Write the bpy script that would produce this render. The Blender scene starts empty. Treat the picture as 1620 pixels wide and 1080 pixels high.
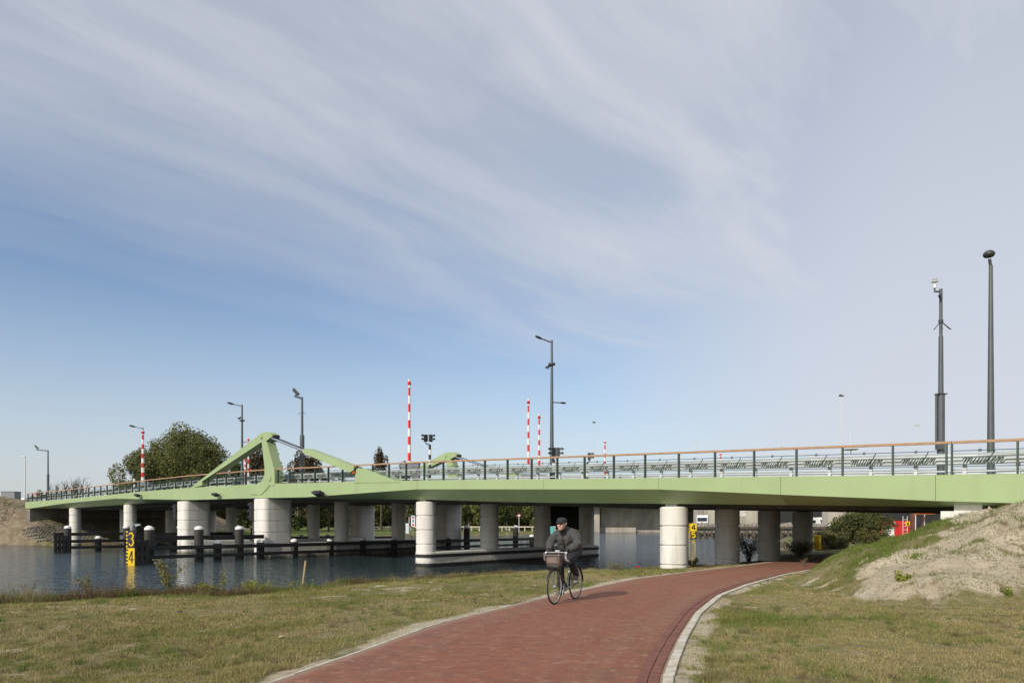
import bpy, math, random
import numpy as np
from mathutils import Vector, Matrix, Euler
R = math.radians
random.seed(7); rng = np.random.default_rng(7)
SC = bpy.context.scene; COL = SC.collection
# ---------------------------------------------------------------- camera
CAMZ = 2.3
cam = bpy.data.cameras.new('camera'); camo = bpy.data.objects.new('camera', cam); COL.objects.link(camo)
camo.location = (0, 0, CAMZ); camo.rotation_euler = (R(90), 0, 0)
cam.sensor_width = 36; cam.lens = 24; cam.shift_y = 289/1620; cam.clip_start = .1; cam.clip_end = 9000
SC.camera = camo
# ---------------------------------------------------------------- light
SUN_EL = 32.0; SD = (-.59, -.807)
SUN_ROT = math.atan2(SD[0], SD[1])
sl = bpy.data.lights.new('sun', 'SUN'); sl.energy = 3.6; sl.angle = R(.6); sl.color = (1, .93, .83)
so = bpy.data.objects.new('sun', sl); COL.objects.link(so)
so.rotation_euler = Vector((SD[0]*math.cos(R(SUN_EL)), SD[1]*math.cos(R(SUN_EL)), math.sin(R(SUN_EL)))).to_track_quat('Z', 'Y').to_euler()
SC.view_settings.view_transform = 'Standard'; SC.view_settings.look = 'None'
SC.view_settings.exposure = 0; SC.view_settings.gamma = 1; SC.view_settings.use_curve_mapping = False
W = bpy.data.worlds.new('World'); SC.world = W; W.use_nodes = True
def nd(nt, t, **k):
    n = nt.nodes.new(t)
    for a, b in k.items():
        if a.startswith('i_'):
            key = a[2:]; key = int(key) if key.isdigit() else key.replace('_', ' ')
            n.inputs[key].default_value = b
        else: setattr(n, a, b)
    return n
def lk(nt, a, b): nt.links.new(a, b)
def mth(nt, op, a, b=None, clamp=False):
    n = nt.nodes.new('ShaderNodeMath'); n.operation = op; n.use_clamp = clamp
    for i, v in enumerate((a, b)):
        if v is None: continue
        if isinstance(v, (int, float)): n.inputs[i].default_value = v
        else: nt.links.new(v, n.inputs[i])
    return n.outputs[0]
def maprange(nt, v, a, b, c=0., d=1., smooth=True):
    n = nt.nodes.new('ShaderNodeMapRange'); n.interpolation_type = 'SMOOTHSTEP' if smooth else 'LINEAR'
    nt.links.new(v, n.inputs[0])
    for i, x in enumerate((a, b, c, d)): n.inputs[i+1].default_value = x
    return n.outputs[0]
def mixc(nt, f, a, b):
    n = nt.nodes.new('ShaderNodeMix'); n.data_type = 'RGBA'
    for s, v in ((0, f), (6, a), (7, b)):
        if isinstance(v, (int, float)): n.inputs[s].default_value = v
        elif isinstance(v, tuple): n.inputs[s].default_value = (*v, 1) if len(v) == 3 else v
        else: nt.links.new(v, n.inputs[s])
    return n.outputs[2]
nt = W.node_tree; nt.nodes.clear()
sky = nd(nt, 'ShaderNodeTexSky', sky_type='NISHITA', sun_disc=False, sun_elevation=R(SUN_EL), sun_rotation=SUN_ROT, air_density=1.0, dust_density=1.4, ozone_density=2.2, altitude=0)
tc = nd(nt, 'ShaderNodeTexCoord'); sp = nd(nt, 'ShaderNodeSeparateXYZ'); lk(nt, tc.outputs['Generated'], sp.inputs[0])
zz = mth(nt, 'ADD', mth(nt, 'MAXIMUM', sp.outputs[2], 0), .06)
px_ = mth(nt, 'DIVIDE', sp.outputs[0], zz); py_ = mth(nt, 'DIVIDE', sp.outputs[1], zz)
q = mth(nt, 'SUBTRACT', px_, py_)                       # across the streaks of high cloud
p = mth(nt, 'ADD', px_, py_)                            # along them
wcv = nd(nt, 'ShaderNodeCombineXYZ'); lk(nt, px_, wcv.inputs[0]); lk(nt, py_, wcv.inputs[1]); wn = nd(nt, 'ShaderNodeTexNoise', i_Scale=.55, i_Detail=3.); lk(nt, wcv.outputs[0], wn.inputs['Vector'])
q = mth(nt, 'ADD', q, mth(nt, 'MULTIPLY', mth(nt, 'SUBTRACT', wn.outputs[0], .5), .9)); p = mth(nt, 'ADD', p, mth(nt, 'MULTIPLY', wn.outputs[0], 2.))
cv = nd(nt, 'ShaderNodeCombineXYZ'); lk(nt, mth(nt, 'MULTIPLY', q, 1.15), cv.inputs[0]); lk(nt, mth(nt, 'MULTIPLY', p, .27), cv.inputs[1])
n1 = nd(nt, 'ShaderNodeTexNoise', i_Scale=1.5, i_Detail=8., i_Roughness=.6, i_Distortion=.35); lk(nt, cv.outputs[0], n1.inputs['Vector'])
cv2 = nd(nt, 'ShaderNodeCombineXYZ'); lk(nt, mth(nt, 'MULTIPLY', q, .5), cv2.inputs[0]); lk(nt, mth(nt, 'MULTIPLY', p, .3), cv2.inputs[1]); cv2.inputs[2].default_value = 3.1
n2 = nd(nt, 'ShaderNodeTexNoise', i_Scale=1.2, i_Detail=5., i_Roughness=.55, i_Distortion=.4); lk(nt, cv2.outputs[0], n2.inputs['Vector'])
veil = maprange(nt, mth(nt, 'ADD', q, mth(nt, 'MULTIPLY', n2.outputs[0], 1.6)), -3.2, -.7)
st = maprange(nt, n1.outputs[0], .3, .76)
cl = mth(nt, 'MULTIPLY', veil, mth(nt, 'ADD', mth(nt, 'MULTIPLY', st, .44), .5))
cl = mth(nt, 'ADD', cl, mth(nt, 'MULTIPLY', st, .1), clamp=True)
cl = mth(nt, 'ADD', cl, maprange(nt, sp.outputs[2], .3, .75, 0., .2), clamp=True)
low = maprange(nt, sp.outputs[2], .0, .34, .62, 0.)     # thin bank of cloud and dust low down
cl = mth(nt, 'MAXIMUM', mth(nt, 'MULTIPLY', cl, .86), low, clamp=True)
CLOUDC = (4.55, 4.7, 5.1)
low2 = mth(nt, 'MULTIPLY', maprange(nt, sp.outputs[2], .1, .8, 1., .7), maprange(nt, sp.outputs[0], -.12, .5, 0., .88)); cl = mth(nt, 'MAXIMUM', cl, low2)
mx = mixc(nt, cl, sky.outputs[0], CLOUDC)
bg = nd(nt, 'ShaderNodeBackground', i_Strength=.145); lk(nt, mx, bg.inputs[0])
wo = nd(nt, 'ShaderNodeOutputWorld'); lk(nt, bg.outputs[0], wo.inputs[0])
SKYN = sky; BG = bg
# ---------------------------------------------------------------- materials
MATS = {}
def mat(name, c, rough=.7, metal=0., var=.0, vscale=3., bump=0., bscale=20., c2=None, spec=.5, stretch=(1, 1, 1), world=False):
    m = bpy.data.materials.new(name); m.use_nodes = True; t = m.node_tree; b = t.nodes['Principled BSDF']
    b.inputs['Base Color'].default_value = (*c, 1); b.inputs['Roughness'].default_value = rough; b.inputs['Metallic'].default_value = metal
    b.inputs['Specular IOR Level'].default_value = spec
    if world: src = nd(t, 'ShaderNodeNewGeometry').outputs['Position']
    else: src = nd(t, 'ShaderNodeTexCoord').outputs['Object']
    mp = nd(t, 'ShaderNodeMapping'); mp.inputs['Scale'].default_value = stretch; lk(t, src, mp.inputs[0])
    if var or c2:
        n = nd(t, 'ShaderNodeTexNoise', i_Scale=vscale, i_Detail=6., i_Roughness=.6); lk(t, mp.outputs[0], n.inputs['Vector'])
        d = c2 or tuple(x*(1-var) for x in c)
        f = maprange(t, n.outputs[0], .33, .67)
        lk(t, mixc(t, f, tuple(c), tuple(d)), b.inputs['Base Color'])
    if bump:
        n = nd(t, 'ShaderNodeTexNoise', i_Scale=bscale, i_Detail=4.); lk(t, mp.outputs[0], n.inputs['Vector'])
        bp = nd(t, 'ShaderNodeBump', i_Strength=bump, i_Distance=.02); lk(t, n.outputs[0], bp.inputs['Height']); lk(t, bp.outputs[0], b.inputs['Normal'])
    MATS[name] = m; return m
GREEN = (.335, .432, .21)
mat('green_paint', GREEN, .42, var=.07, vscale=.6, bump=.03, bscale=3, world=True)
t = MATS['green_paint'].node_tree; b = t.nodes['Principled BSDF']; src = b.inputs['Base Color'].links[0].from_socket; g = nd(t, 'ShaderNodeNewGeometry')
mp = nd(t, 'ShaderNodeMapping'); mp.inputs['Scale'].default_value = (2.2, 2.2, .25); lk(t, g.outputs['Position'], mp.inputs[0]); n = nd(t, 'ShaderNodeTexNoise', i_Scale=1.3, i_Detail=7., i_Roughness=.65); lk(t, mp.outputs[0], n.inputs['Vector'])
c = mixc(t, mth(t, 'MULTIPLY', maprange(t, n.outputs[0], .52, .75), .3), src, (.25, .29, .17)); n = nd(t, 'ShaderNodeTexNoise', i_Scale=14., i_Detail=3.); lk(t, mp.outputs[0], n.inputs['Vector'])
c = mixc(t, mth(t, 'MULTIPLY', maprange(t, n.outputs[0], .64, .76), .35), c, (.5, .55, .4)); lk(t, c, b.inputs['Base Color'])
mat('green_paint_side', GREEN, .42, var=.07, vscale=.6, world=True)
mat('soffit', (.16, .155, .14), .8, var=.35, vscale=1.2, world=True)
mat('concrete', (.76, .735, .67), .85, var=.13, vscale=2.2, bump=.15, bscale=60, stretch=(1, 1, .35), world=True)
def stain(name):
    t = MATS[name].node_tree; b = t.nodes['Principled BSDF']; src = b.inputs['Base Color'].links[0].from_socket; g = nd(t, 'ShaderNodeNewGeometry'); s_ = nd(t, 'ShaderNodeSeparateXYZ'); lk(t, g.outputs['Position'], s_.inputs[0])
    mp = nd(t, 'ShaderNodeMapping'); mp.inputs['Scale'].default_value = (5, 5, .35); lk(t, g.outputs['Position'], mp.inputs[0]); n = nd(t, 'ShaderNodeTexNoise', i_Scale=1., i_Detail=5.); lk(t, mp.outputs[0], n.inputs['Vector'])
    n3 = nd(t, 'ShaderNodeTexNoise', i_Scale=2.2, i_Detail=6., i_Roughness=.7); lk(t, g.outputs['Position'], n3.inputs['Vector'])
    c = mixc(t, mth(t, 'MULTIPLY', maprange(t, n.outputs[0], .52, .75), .38), src, (.42, .38, .31)); c = mixc(t, mth(t, 'MULTIPLY', maprange(t, n3.outputs[0], .55, .75), .3), c, (.45, .42, .36))
    w = maprange(t, mth(t, 'ADD', s_.outputs[2], mth(t, 'MULTIPLY', n.outputs[0], .5)), .25, .62, .9, 0.); c = mixc(t, w, c, (.1, .09, .055)); lk(t, c, b.inputs['Base Color'])
stain('concrete')
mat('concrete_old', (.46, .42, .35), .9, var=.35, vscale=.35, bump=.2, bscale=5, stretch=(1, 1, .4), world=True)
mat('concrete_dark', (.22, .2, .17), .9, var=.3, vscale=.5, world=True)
mat('joint', (.1, .095, .085), .9)
mat('rubber_and_shade', (.025, .025, .027), .7, var=.4, vscale=3, world=True)  # rubber parts, and far walls blackened to stand for shade
mat('railgreen', (.05, .075, .058), .5)
mat('wood_rail', (.47, .29, .165), .6, var=.3, vscale=5, stretch=(1, 8, 8))
mat('galv', (.45, .485, .47), .5, .3, var=.2, vscale=2, world=True)
mat('galv_white', (.62, .66, .66), .5, .2)
mat('mast', (.105, .12, .12), .45, .2, var=.15, vscale=2)
mat('mast_dark', (.05, .055, .055), .4, .2)
mat('black', (.015, .015, .017), .5)
mat('pile', (.06, .058, .05), .85, var=.5, vscale=5, bump=.4, bscale=10, stretch=(1, 1, .12))
mat('beam_black', (.022, .021, .02), .7, var=.5, vscale=3, bump=.3, bscale=8, stretch=(.3, .3, 1), world=True)
mat('white', (.8, .79, .76), .5, var=.1, vscale=3)
mat('red', (.62, .035, .03), .45, var=.1, vscale=4)
mat('yellow', (.85, .56, .0), .5, var=.06, vscale=4)
mat('ink', (.012, .012, .012), .6)
mat('cabinet', (.21, .225, .235), .6, var=.1, vscale=2)
mat('asphalt', (.06, .06, .06), .9, var=.2, vscale=3)
mat('orange', (.75, .16, .02), .5)
mat('steel_brown', (.16, .07, .045), .8, var=.3, vscale=4)
mat('chrome', (.75, .75, .76), .15, 1.)
mat('glass', (.02, .025, .03), .08)
mat('stake_wood', (.42, .32, .2), .85, var=.3, vscale=10, stretch=(1, 1, .2))
mat('bark', (.1, .08, .055), .95, var=.3, vscale=6, bump=.5, bscale=20)
mat('bark_pale', (.32, .3, .25), .95, var=.3, vscale=6)
mat('white_rail', (.62, .55, .42), .8, var=.2, vscale=2)
mat('sheet_pile', (.34, .31, .26), .85, var=.45, vscale=1.2, world=True)
mat('timber_old', (.12, .1, .075), .9, var=.4, vscale=2, world=True)
mat('blue', (.03, .12, .45), .5); mat('teal', (.1, .42, .4), .5)
mat('kerb', (.6, .56, .47), .9, c2=(.4, .35, .26), vscale=5, bump=.3, bscale=60, world=True)
mat('edge_brick', (.215, .082, .055), .85, var=.35, vscale=9, bump=.3, bscale=80, world=True)
mat('poppy', (.7, .03, .015), .6)
mat('paper', (.7, .7, .68), .7)
def leafmat(name, ca, cb, sc=.6, trans=.25):
    m = bpy.data.materials.new(name); m.use_nodes = True; t = m.node_tree; b = t.nodes['Principled BSDF']
    g = nd(t, 'ShaderNodeNewGeometry'); n = nd(t, 'ShaderNodeTexNoise', i_Scale=sc, i_Detail=5.); lk(t, g.outputs['Position'], n.inputs['Vector'])
    f = mth(t, 'ADD', mth(t, 'MULTIPLY', maprange(t, n.outputs[0], .35, .65), .6), mth(t, 'MULTIPLY', g.outputs['Random Per Island'], .4))
    c = mixc(t, f, ca, cb); lk(t, c, b.inputs['Base Color']); b.inputs['Roughness'].default_value = .65; b.inputs['Specular IOR Level'].default_value = .25
    tr = nd(t, 'ShaderNodeBsdfTranslucent'); lk(t, c, tr.inputs[0]); ms = nd(t, 'ShaderNodeMixShader', i_0=trans)
    lk(t, b.outputs[0], ms.inputs[1]); lk(t, tr.outputs[0], ms.inputs[2]); lk(t, ms.outputs[0], t.nodes['Material Output'].inputs[0])
    MATS[name] = m; return m
leafmat('leaf_oak', (.1, .118, .036), (.21, .21, .07), .35)
leafmat('leaf_pale', (.13, .15, .05), (.2, .2, .08), .5)
leafmat('leaf_rust', (.07, .055, .028), (.13, .09, .045), .4)
leafmat('leaf_dark', (.045, .065, .022), (.1, .115, .035), .25)
leafmat('leaf_bush', (.055, .07, .022), (.16, .16, .05), 1.5)
leafmat('leaf_weed', (.1, .12, .03), (.26, .22, .1), 3)
leafmat('leaf_bright', (.14, .18, .03), (.28, .28, .05), 3)
leafmat('dry_stalk', (.3, .25, .15), (.16, .11, .06), 3)
# grass blades: own colour per blade
m = bpy.data.materials.new('grass_blade'); m.use_nodes = True; t = m.node_tree; b = t.nodes['Principled BSDF']
at = nd(t, 'ShaderNodeAttribute', attribute_name='Col'); lk(t, at.outputs['Color'], b.inputs['Base Color'])
b.inputs['Roughness'].default_value = .7; b.inputs['Specular IOR Level'].default_value = .15
tr = nd(t, 'ShaderNodeBsdfTranslucent'); lk(t, at.outputs['Color'], tr.inputs[0]); ms = nd(t, 'ShaderNodeMixShader', i_0=.3)
lk(t, b.outputs[0], ms.inputs[1]); lk(t, tr.outputs[0], ms.inputs[2]); lk(t, ms.outputs[0], t.nodes['Material Output'].inputs[0]); MATS['blade'] = m
# ground
m = bpy.data.materials.new('ground'); m.use_nodes = True; t = m.node_tree; b = t.nodes['Principled BSDF']
g = nd(t, 'ShaderNodeNewGeometry'); P = g.outputs['Position']
def noise(sc, det=6., ro=.6, src=P): 
    n = nd(t, 'ShaderNodeTexNoise', i_Scale=sc, i_Detail=det, i_Roughness=ro); lk(t, src, n.inputs['Vector']); return n.outputs[0]
gr = mixc(t, maprange(t, noise(.55), .38, .62), (.17, .16, .065), (.28, .235, .125))
gr = mixc(t, maprange(t, noise(2.5), .5, .72), gr, (.4, .34, .22))
gr = mixc(t, maprange(t, noise(22), .45, .75), gr, (.11, .11, .045))
sd = mixc(t, maprange(t, noise(1.1), .35, .65), (.57, .49, .355), (.45, .385, .27))
sd = mixc(t, maprange(t, noise(9, 8, .7), .5, .7), sd, (.25, .21, .145))
sd = mixc(t, maprange(t, noise(40, 4), .58, .75), sd, (.52, .46, .36))
aS = nd(t, 'ShaderNodeAttribute', attribute_name='sand'); aR = nd(t, 'ShaderNodeAttribute', attribute_name='far'); aM = nd(t, 'ShaderNodeAttribute', attribute_name='mud')
c = mixc(t, maprange(t, mth(t, 'ADD', aS.outputs['Fac'], mth(t, 'MULTIPLY', mth(t, 'SUBTRACT', noise(1.7), .5), .7)), .4, .6), gr, sd)
farc = mixc(t, maprange(t, noise(.12), .4, .6), (.1, .13, .035), (.16, .17, .055))
c = mixc(t, aR.outputs['Fac'], c, farc)
c = mixc(t, aM.outputs['Fac'], c, mixc(t, maprange(t, noise(1.5), .4, .6), (.16, .125, .08), (.25, .205, .14)))
lk(t, c, b.inputs['Base Color']); b.inputs['Roughness'].default_value = .95; b.inputs['Specular IOR Level'].default_value = .1
hh = mth(t, 'ADD', noise(6, 8, .7), mth(t, 'MULTIPLY', noise(45, 4), .35))
bp = nd(t, 'ShaderNodeBump', i_Strength=.9, i_Distance=.09); lk(t, hh, bp.inputs['Height']); lk(t, bp.outputs[0], b.inputs['Normal']); MATS['ground'] = m
# water
m = bpy.data.materials.new('water'); m.use_nodes = True; t = m.node_tree; b = t.nodes['Principled BSDF']
b.inputs['Base Color'].default_value = (.03, .045, .05, 1); b.inputs['Roughness'].default_value = .04; b.inputs['IOR'].default_value = 1.33
g = nd(t, 'ShaderNodeNewGeometry'); P = g.outputs['Position']
mp = nd(t, 'ShaderNodeMapping'); mp.inputs['Rotation'].default_value = (0, 0, R(20)); mp.inputs['Scale'].default_value = (1, 1.7, 1); lk(t, P, mp.inputs[0])
h = mth(t, 'ADD', noise(1.15, 2., .55, mp.outputs[0]), mth(t, 'MULTIPLY', noise(3.6, 2, .5, mp.outputs[0]), .35))
big = maprange(t, noise(.09, 2), .35, .65, .45, 1.)
bp = nd(t, 'ShaderNodeBump', i_Distance=.6); lk(t, mth(t, 'MULTIPLY', big, .9), bp.inputs['Strength']); lk(t, h, bp.inputs['Height']); lk(t, bp.outputs[0], b.inputs['Normal']); MATS['water'] = m
# red paving
m = bpy.data.materials.new('red_paving'); m.use_nodes = True; t = m.node_tree; b = t.nodes['Principled BSDF']
g = nd(t, 'ShaderNodeNewGeometry'); P = g.outputs['Position']
mp = nd(t, 'ShaderNodeMapping'); mp.inputs['Rotation'].default_value = (0, 0, R(12)); lk(t, P, mp.inputs[0])
br = nd(t, 'ShaderNodeTexBrick', i_Scale=1., i_Mortar_Size=.006, i_Brick_Width=.2, i_Row_Height=.1, i_Bias=-.2, i_Mortar_Smooth=.3)
br.inputs['Color1'].default_value = (.24, .09, .052, 1); br.inputs['Color2'].default_value = (.15, .066, .044, 1); br.inputs['Mortar'].default_value = (.19, .09, .06, 1)
lk(t, mp.outputs[0], br.inputs['Vector'])
c = br.outputs['Color']
mp2 = nd(t, 'ShaderNodeMapping'); mp2.inputs['Rotation'].default_value = (0, 0, R(12)); mp2.inputs['Scale'].default_value = (1, 1.5, 1); lk(t, P, mp2.inputs[0])
c = mixc(t, mth(t, 'MULTIPLY', maprange(t, noise(7, 3, .6, mp2.outputs[0]), .55, .65), .5), c, (.36, .23, .155))
c = mixc(t, mth(t, 'MULTIPLY', maprange(t, noise(5.1, 4, .6, mp2.outputs[0]), .5, .7), .5), c, (.13, .075, .048))
c = mixc(t, mth(t, 'MULTIPLY', maprange(t, noise(.6, 3, .5), .4, .6), .6), c, (.25, .08, .045))
c = mixc(t, mth(t, 'MULTIPLY', maprange(t, noise(.9, 6, .7), .38, .72), .6), c, (.265, .165, .11))
c = mixc(t, mth(t, 'MULTIPLY', maprange(t, noise(11, 2, .5, mp2.outputs[0]), .68, .74), .6), c, (.42, .3, .23))
aR = nd(t, 'ShaderNodeAttribute', attribute_name='edge')
c = mixc(t, mth(t, 'MULTIPLY', maprange(t, mth(t, 'ADD', aR.outputs['Fac'], mth(t, 'MULTIPLY', noise(2.), .5)), .95, 1.4), .7), c, (.4, .32, .23))
lk(t, c, b.inputs['Base Color']); b.inputs['Roughness'].default_value = .85; b.inputs['Specular IOR Level'].default_value = .3
bp = nd(t, 'ShaderNodeBump', i_Strength=.5, i_Distance=.006); lk(t, mth(t, 'SUBTRACT', noise(50), mth(t, 'MULTIPLY', br.outputs['Fac'], .6)), bp.inputs['Height']); lk(t, bp.outputs[0], b.inputs['Normal']); MATS['red_paving'] = m
# ---------------------------------------------------------------- mesh helpers
class MB:
    def __init__(s): s.v = []; s.f = []; s.m = []
    def add(s, V, F, mi=0):
        o = len(s.v); s.v += [tuple(p) for p in V]; s.f += [tuple(i+o for i in f) for f in F]; s.m += [mi]*len(F); return s
    def box(s, c, d, rz=0, mi=0, M=None):
        x, y, z = (k/2 for k in d); V = [Vector((a*x, b_*y, e*z)) for e in (-1, 1) for b_ in (-1, 1) for a in (-1, 1)]
        T = M if M is not None else Matrix.Rotation(rz, 4, 'Z'); V = [T @ v + Vector(c) for v in V]
        return s.add(V, [(0, 2, 3, 1), (4, 5, 7, 6), (0, 1, 5, 4), (2, 6, 7, 3), (0, 4, 6, 2), (1, 3, 7, 5)], mi)
    def tube(s, pts, r, n=8, mi=0, cap=True, closed=False):
        pts = [Vector(p) for p in pts]; k = len(pts); rr = r if isinstance(r, (list, tuple)) else [r]*k
        V = []; F = []; up = None
        for i, p in enumerate(pts):
            if closed: d = (pts[(i+1) % k]-pts[i-1]).normalized()
            else: d = (pts[min(i+1, k-1)]-pts[max(i-1, 0)]).normalized()
            if up is None:
                a = Vector((0, 0, 1)) if abs(d.z) < .9 else Vector((1, 0, 0)); up = (a-d*a.dot(d)).normalized()
            else: up = (up-d*up.dot(d)); up = up.normalized() if up.length > 1e-6 else d.orthogonal().normalized()
            w = d.cross(up)
            for j in range(n):
                a = 2*math.pi*j/n; V.append(p+(up*math.cos(a)+w*math.sin(a))*rr[i])
        for i in range(k if closed else k-1):
            b0 = i*n; b1 = ((i+1) % k)*n
            for j in range(n): F.append((b0+j, b0+(j+1) % n, b1+(j+1) % n, b1+j))
        if cap and not closed: F.append(tuple(range(n-1, -1, -1))); F.append(tuple((k-1)*n+j for j in range(n)))
        return s.add(V, F, mi)
    def lathe(s, prof, c=(0, 0, 0), n=20, mi=0, ax='z'):
        V = []; F = []; k = len(prof)
        for r, z in prof:
            for j in range(n):
                a = 2*math.pi*j/n; p = (r*math.cos(a), r*math.sin(a), z)
                if ax == 'y': p = (p[0], p[2], p[1])
                if ax == 'x': p = (p[2], p[0], p[1])
                V.append((p[0]+c[0], p[1]+c[1], p[2]+c[2]))
        for i in range(k-1):
            for j in range(n): F.append((i*n+j, i*n+(j+1) % n, (i+1)*n+(j+1) % n, (i+1)*n+j))
        F.append(tuple(range(n-1, -1, -1))); F.append(tuple((k-1)*n+j for j in range(n)))
        return s.add(V, F, mi)
    def prism(s, outline, a, b_, mi=0):      # outline: list of points-> two lists of 3D points a, b_ (front/back loops)
        n = len(a); F = [tuple(range(n)), tuple(2*n-1-i for i in range(n))]
        for i in range(n): F.append((i, (i+1) % n, n+(i+1) % n, n+i))
        return s.add(list(a)+list(b_), F, mi)
    def mesh(s, name, mats, smooth=0, off=(0, 0, 0)):
        me = bpy.data.meshes.new(name); ox, oy, oz = off
        me.from_pydata([(x-ox, y-oy, z-oz) for x, y, z in s.v], [], s.f)
        for k in (mats if isinstance(mats, (list, tuple)) else [mats]): me.materials.append(MATS[k])
        me.polygons.foreach_set('material_index', s.m)
        import bmesh
        bm = bmesh.new(); bm.from_mesh(me); bmesh.ops.recalc_face_normals(bm, faces=bm.faces); bm.to_mesh(me); bm.free()
        if smooth: me.polygons.foreach_set('use_smooth', [True]*len(me.polygons)); me.set_sharp_from_angle(angle=R(smooth))
        me.update(); return me
def put(name, me, parent=None, loc=(0, 0, 0), rot=(0, 0, 0)):
    o = bpy.data.objects.new(name, me); COL.objects.link(o); o.location = loc; o.rotation_euler = rot
    if parent is not None: o.parent = parent
    return o
ORG = {}
def thing(name, label, cat, loc=(0, 0, 0), rz=0, group=None):
    o = bpy.data.objects.new(name, None); COL.objects.link(o); o.location = loc; o.rotation_euler = (0, 0, rz); o.empty_display_size = .3
    o['label'] = label; o['category'] = cat
    if group: o['group'] = group
    ORG[o.name] = Vector(loc); return o
def tag(o, label=None, cat=None, group=None, kind=None):
    for k, v in (('label', label), ('category', cat), ('group', group), ('kind', kind)):
        if v: o[k] = v
    return o
def part(name, mb, mats, parent, smooth=0, org=None):
    """mb in world coordinates; parent thing has no rotation; parts sit at the thing's origin"""
    root = parent
    while root.parent is not None: root = root.parent
    off = root.location if org is None else org
    o = put(name, mb.mesh(name, mats, smooth, off), parent)
    return o
def lpart(name, mb, mats, parent, smooth=0): return put(name, mb.mesh(name, mats, smooth), parent)
def solo(name, mb, mats, label, cat, group=None, smooth=0, kind=None):
    c = tuple(sum(v[i] for v in mb.v)/len(mb.v) for i in (0, 1)) + (min(v[2] for v in mb.v),)
    o = put(name, mb.mesh(name, mats, smooth, c), None, c); tag(o, label, cat, group, kind); return o
def copy_tree(o, parent=None):
    c = o.copy(); COL.objects.link(c)
    if parent is not None: c.parent = parent
    for ch in list(o.children): copy_tree(ch, c)
    return c
def arr_mesh(name, V, F, mats, col=None, attrs=None, smooth=False, fm=None):
    me = bpy.data.meshes.new(name); V = np.asarray(V, np.float32); F = np.asarray(F, np.int32); k = F.shape[1]
    me.vertices.add(len(V)); me.vertices.foreach_set('co', V.ravel())
    me.loops.add(F.size); me.loops.foreach_set('vertex_index', F.ravel())
    me.polygons.add(len(F)); me.polygons.foreach_set('loop_start', np.arange(len(F), dtype=np.int32)*k)
    for q_ in (mats if isinstance(mats, (list, tuple)) else [mats]): me.materials.append(MATS[q_])
    me.update(calc_edges=True)
    if fm is not None: me.polygons.foreach_set('material_index', np.asarray(fm, np.int32))
    if smooth: me.polygons.foreach_set('use_smooth', np.ones(len(F), bool))
    if col is not None:
        a = me.color_attributes.new('Col', 'FLOAT_COLOR', 'POINT'); c4 = np.ones((len(V), 4), np.float32); c4[:, :3] = col; a.data.foreach_set('color', c4.ravel())
    for an, av in (attrs or {}).items():
        a = me.attributes.new(an, 'FLOAT', 'POINT'); a.data.foreach_set('value', np.asarray(av, np.float32))
    return me
# ---------------------------------------------------------------- the bridge's own axis: l along it, t across it (measured once from the photograph)
LL = np.arange(-60, 160, .25)
TH = np.radians(np.interp(LL, [-60, -11, -8, 43, 46, 55, 58, 160], [45.5, 45.5, 41.4, 41.4, 40.3, 40.3, 38.3, 38.3]))
i0 = int(60/.25); dX = -np.cos(TH)*.25; dY = np.sin(TH)*.25
AX = np.concatenate([[0], np.cumsum(dX[:-1])]); AY = np.concatenate([[0], np.cumsum(dY[:-1])]); AX += 6.45-AX[i0]; AY += 27.2-AY[i0]
def A(l, t=0.):
    th = np.interp(l, LL, TH); return np.interp(l, LL, AX)+t*math.sin(th), np.interp(l, LL, AY)+t*math.cos(th)
def AP(l, t, z): x, y = A(l, t); return Vector((x, y, z))
def head(l): return math.pi-float(np.interp(l, LL, TH))       # heading angle of +l
def l_at(x, t):                                              # where a sight line at picture column x meets the line t
    X = AX+t*np.sin(TH); Y = AY+t*np.cos(TH); k = Y > 4
    c = 810+1080*X[k]/Y[k]; o = np.argsort(c); return float(np.interp(x, c[o], LL[k][o]))
def zat(y, Y): return CAMZ+(829-y)*Y/1080
FT = [(40,793.5,804,804.5),(50,793,803.5,804.5),(100,789.5,796,803.5),(181,781.5,788.3,798),(225,777,789,795),(280,772.5,790,792),(300,771,790.3,791),
 (403,765.5,787.5,788),(434,764.5,787,788),(484,763.5,786,788.3),(547,762,781.5,789.3),(660,759.5,773.5,790),(760,758.6,773.5,793),(860,757.6,773.6,795),
 (1042,755.6,773.7,796.5),(1100,755,776,797),(1235,753.5,782,798.5),(1400,751.7,788.5,800.5),(1480,751,792,801.5),(1540,750,793.5,802),(1620,749.3,796,803)]
ft = []
for x, a, m_, b_ in FT:
    l = l_at(x, -1.); X, Y = A(l, -1.); Y2 = A(l, -.28)[1]
    ft.append((l, zat(a, Y), zat(m_, Y), zat(b_, Y2)))
ft.sort(); ft = np.array(ft)
def ZT(l): return float(np.interp(l, ft[:, 0], ft[:, 1]))
def ZM(l): return float(np.interp(l, ft[:, 0], ft[:, 2]))
def ZB(l): return min(float(np.interp(l, ft[:, 0], ft[:, 3])), ZM(l)-.02)
LEND = l_at(40, -1.)
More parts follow.
